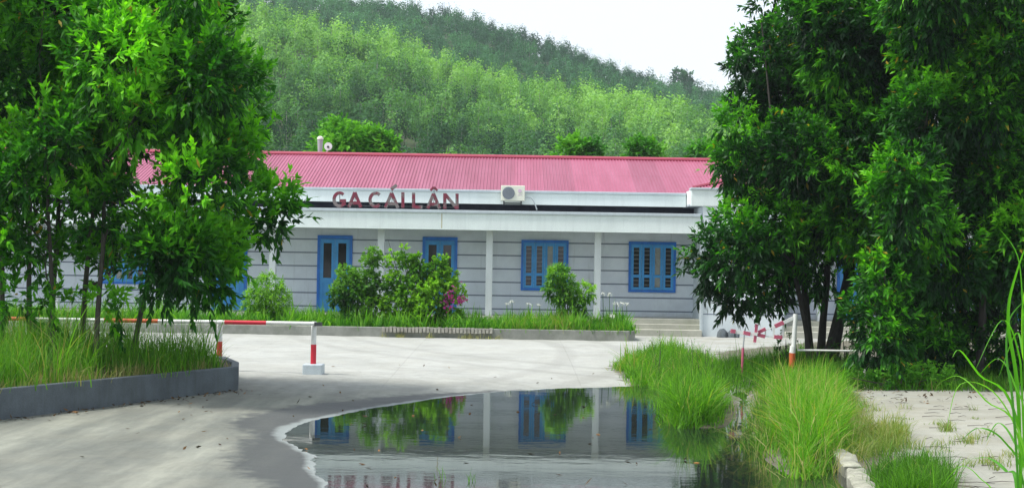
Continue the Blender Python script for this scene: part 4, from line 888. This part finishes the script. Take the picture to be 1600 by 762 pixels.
Cs = np.concatenate([np.array(at(a, b, S-.45)) + rng.normal(0, 1, (k, 3))*np.array([.09, .06, .07]) for a, b, k in ((719, 470, 22), (703, 463, 16), (700, 479, 16), (693, 468, 8), (710, 447, 6), (706, 458, 8), (722, 466, 10))])
V, Fq, tt = cloud(Cs, rng.normal(size=Cs.shape), 5, .05, .05, .05, 1., np.zeros(len(Cs)), rng.uniform(.2, .8, len(Cs)))
finish(np_mesh(V, Fq, bg_, False, fattr={'tone': tt}), 'flowers', M['magenta'], bg_)
bush('small_tree', 'small two-headed leafy bush before the left blue window', [lobe(876, 435, S, 19, 50), lobe(868, 448, S, 14, 25), lobe(885, 452, S, 15, 28), lobe(880, 470, S, 14, 24), lobe(912, 455, S, 14, 30), lobe(905, 472, S, 14, 22), lobe(893, 482, S, 14, 18), lobe(872, 425, S, 10, 18)], M['shrubl'], stem_at=.15, per=11, tw=.18, L=.15, W=.04, spread=.8, dens=2.2, tone0=.60, thr=-.7, ns=3., droopb=.7)
# spider lilies in flower
LBL = ['leftmost white spider lily, beside the fourth column', 'second white spider lily right of the fourth column', 'third white spider lily from the left, by the small two-headed bush', 'white spider lily just left of the small two-headed bush', 'tallest white spider lily, right of the last column', 'tall white spider lily close beside the tallest one', 'white spider lily below the right blue window, left of its row', 'middle white spider lily of the row below the right blue window', 'rightmost white spider lily of the bed', 'lowest white spider lily, half hidden in the bed grass']
for k, (a, b) in enumerate([(792, 474), (800, 470), (826, 474), (843, 476), (942, 458), (952, 458), (963, 474), (972, 473), (979, 474), (957, 492)]):
    c = at(a, b, 44.0 + (k % 3)*.3); r_ = empty('spider_lily', (c.x, c.y, .17), LBL[k], 'flower', 'white spider lilies in the planting bed')
    MB().tube([(c.x, c.y, .15), (c.x+.02, c.y, c.z*.6), (c.x, c.y, c.z)], [.012, .01, .008], 5).build('stalk', M['lily'], r_)
    n = 22; D = nrmz(rng.normal(size=(n, 3)) + np.array([0, 0, .25])); P = np.tile(np.array(c), (n, 1)) + rng.normal(0, 1, (n, 3))*np.array([.045, .03, .015])
    V, Fq = leaf_geo(P, D, np.full(n, .09), np.full(n, .016), np.full(n, .5)); finish(np_mesh(V, Fq, r_), 'petals', M['petal'], r_)

# ---------------------------------------------------------------- boom barrier, left
YB = 30.2; rx_ = at(490, 540, YB).x; lx_ = at(343, 540, YB).x; zg = gz1(rx_, YB); ZPo = at(490, 505, YB).z
bb = empty('boom_barrier', (rx_, YB, zg), 'red and white striped boom barrier on two posts behind the left bed', 'barrier')
for x in (rx_, lx_):
    zb = gz1(x, YB)
    MB().box(x-.20, x+.22, YB-.22, YB+.2, zb-.1, zb+.21).build('base_block', M['trim'] if x == rx_ else M['kerbf'], bb, bevel=.02)
    ps = MB().tube([(x, YB, zb+.20), (x, YB, ZPo+.04)], .056, 12).build('post', M['pwhite'], bb, smooth=True)
    MB().tube([(x, YB, zb+.212), (x, YB, zb+.62)], .060, 12).build('red_band', M['red'], ps, smooth=True)
xl = -14.0; po = MB().tube([(xl, YB-.1, ZPo), (rx_+.02, YB-.1, ZPo)], .042, 10).build('pole', M['pwhite'], bb, smooth=True)
for a, b in ((351, 416), (163, 247), (-30, 56), (-220, -120)):
    MB().tube([(at(a, 505, YB-.1).x, YB-.1, ZPo), (at(b, 505, YB-.1).x, YB-.1, ZPo)], .046, 10).build('red_band', M['red'] if a > 300 else M['orange'], po, smooth=True)
MB().box(rx_+.03, rx_+.18, YB-.13, YB-.05, ZPo-.05, ZPo+.03).build('latch', M['dark'], bb)
for k, (a, b, w_) in enumerate([(475, 577, 0)]): pass

# ---------------------------------------------------------------- striped gate frame and posts, right
YG = 31.6; gp = at(1240, 560, YG); zg = gz1(gp.x, YG)
gt = empty('swing_gate', (gp.x, YG, zg), 'crooked red and white striped gate frame hung on a leaning white post', 'gate')
pt = MB().tube([(gp.x-.04, YG, zg-.1), (gp.x+.03, YG, at(1242, 490, YG).z)], .052, 12).build('post', M['pwhite'], gt, smooth=True)
MB().tube([(gp.x-.045, YG, zg-.12), (gp.x-.030, YG, at(1238, 551, YG).z)], .070, 12).build('red_base', M['orange'], pt, smooth=True)
MB().tube([(gp.x-.032, YG, at(1238, 551, YG).z), (gp.x-.015, YG, at(1239, 540, YG).z)], .068, 12).build('collar', M['pwhite'], pt, smooth=True)
g3 = lambda a, b, y=YG: at(a, b, y)
fr = MB(); fr.bar(g3(1240, 496), g3(1224, 504), .07, .06).bar(g3(1224, 504), g3(1183, 521), .022, .03).bar(g3(1142, 517), g3(1182, 523), .07, .06).bar(g3(1182, 524), g3(1222, 527), .022, .03).bar(g3(1224.5, 503), g3(1223, 528), .035, .04).bar(g3(1210, 508), g3(1209, 527), .025, .04).bar(g3(1196, 514), g3(1196, 526), .025, .04)
fr.build('frame', M['pwhite'], gt)
for a, b, w_ in (((1224, 503.5), (1211, 509.5), .085), ((1196, 513.5), (1185, 519), .07), ((1142, 516.5), (1149, 517.5), .085), ((1161.5, 519.5), (1172, 521.5), .085), ((1184, 522.5), (1195, 525.5), .08), ((1209.5, 525.8), (1222, 526.8), .08)):
    MB().bar(g3(*a, YG-.012), g3(*b, YG-.012), w_, .075).build('red_band', M['redf'], gt)
MB().bar(g3(1182.5, 505, YG-.06), g3(1179, 536, YG-.06), .06, .04).build('upright', M['redf'], gt); MB().bar(g3(1181, 519, YG-.085), g3(1180.4, 524, YG-.085), .062, .02).bar(g3(1182.3, 506, YG-.085), g3(1182.6, 504.5, YG-.085), .062, .02).bar(g3(1179.2, 534.5, YG-.085), g3(1179, 536, YG-.085), .062, .02).build('white_band', M['pwhite'], gt)
c = g3(1163, 522, YG-.2); z_ = gz1(c.x, c.y); MB().tube([c, g3(1161, 543, YG-.2)], .016, 8).build('prop', M['grey'], gt); e_ = g3(1158.5, 568, YG-.2); e_.z = z_-.05; MB().tube([g3(1161, 543, YG-.2), e_], .028, 8).build('red_prop', M['redf'], gt)
lr = empty('low_rail', (gp.x+1.5, YG+.05, zg), 'thin white horizontal rail running from the gate post into the thicket', 'railing')
e0, e1 = at(1246, 546.5, YG+.05), at(1352, 546.5, YG+.05); MB().tube([e0, (e1.x, YG+.05, e0.z)], .022, 8).build('rail', M['pwhite'], lr, smooth=True)
MB().tube([(e1.x, YG+.05, gz1(e1.x, YG)-.1), (e1.x, YG+.05, e0.z+.03)], .03, 8).build('stake', M['pwhite'], lr, smooth=True)
# boulder at the foot of the wing wall
c = at(1135, 517, 46.2); mb = MB(); 
for k, (dx, r_) in enumerate(((-.15, .18), (.15, .15), (.32, .1))):
    mb.tube([(c.x+dx, c.y, -.05), (c.x+dx+.02, c.y, r_*.7), (c.x+dx, c.y, r_*1.3)], [r_, r_*.95, r_*.4], 7)
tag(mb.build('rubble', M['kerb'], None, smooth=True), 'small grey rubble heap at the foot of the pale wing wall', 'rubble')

# ---------------------------------------------------------------- haze
hz = MB().box(-700, 700, -8, 960, -2, 175).build('haze', None, None)
m_ = bpy.data.materials.new('haze_air'); m_.use_nodes = True; t = m_.node_tree; t.nodes.clear()
pv = t.nodes.new('ShaderNodeVolumePrincipled'); pv.inputs['Color'].default_value = (.84, .96, 1, 1); pv.inputs['Density'].default_value = .00030; pv.inputs['Anisotropy'].default_value = .3
mo = t.nodes.new('ShaderNodeOutputMaterial'); t.links.new(pv.outputs[0], mo.inputs['Volume'])
hz.data.materials.append(m_); tag(hz, 'thin pale haze in the air over the hill', 'haze', None, 'stuff')
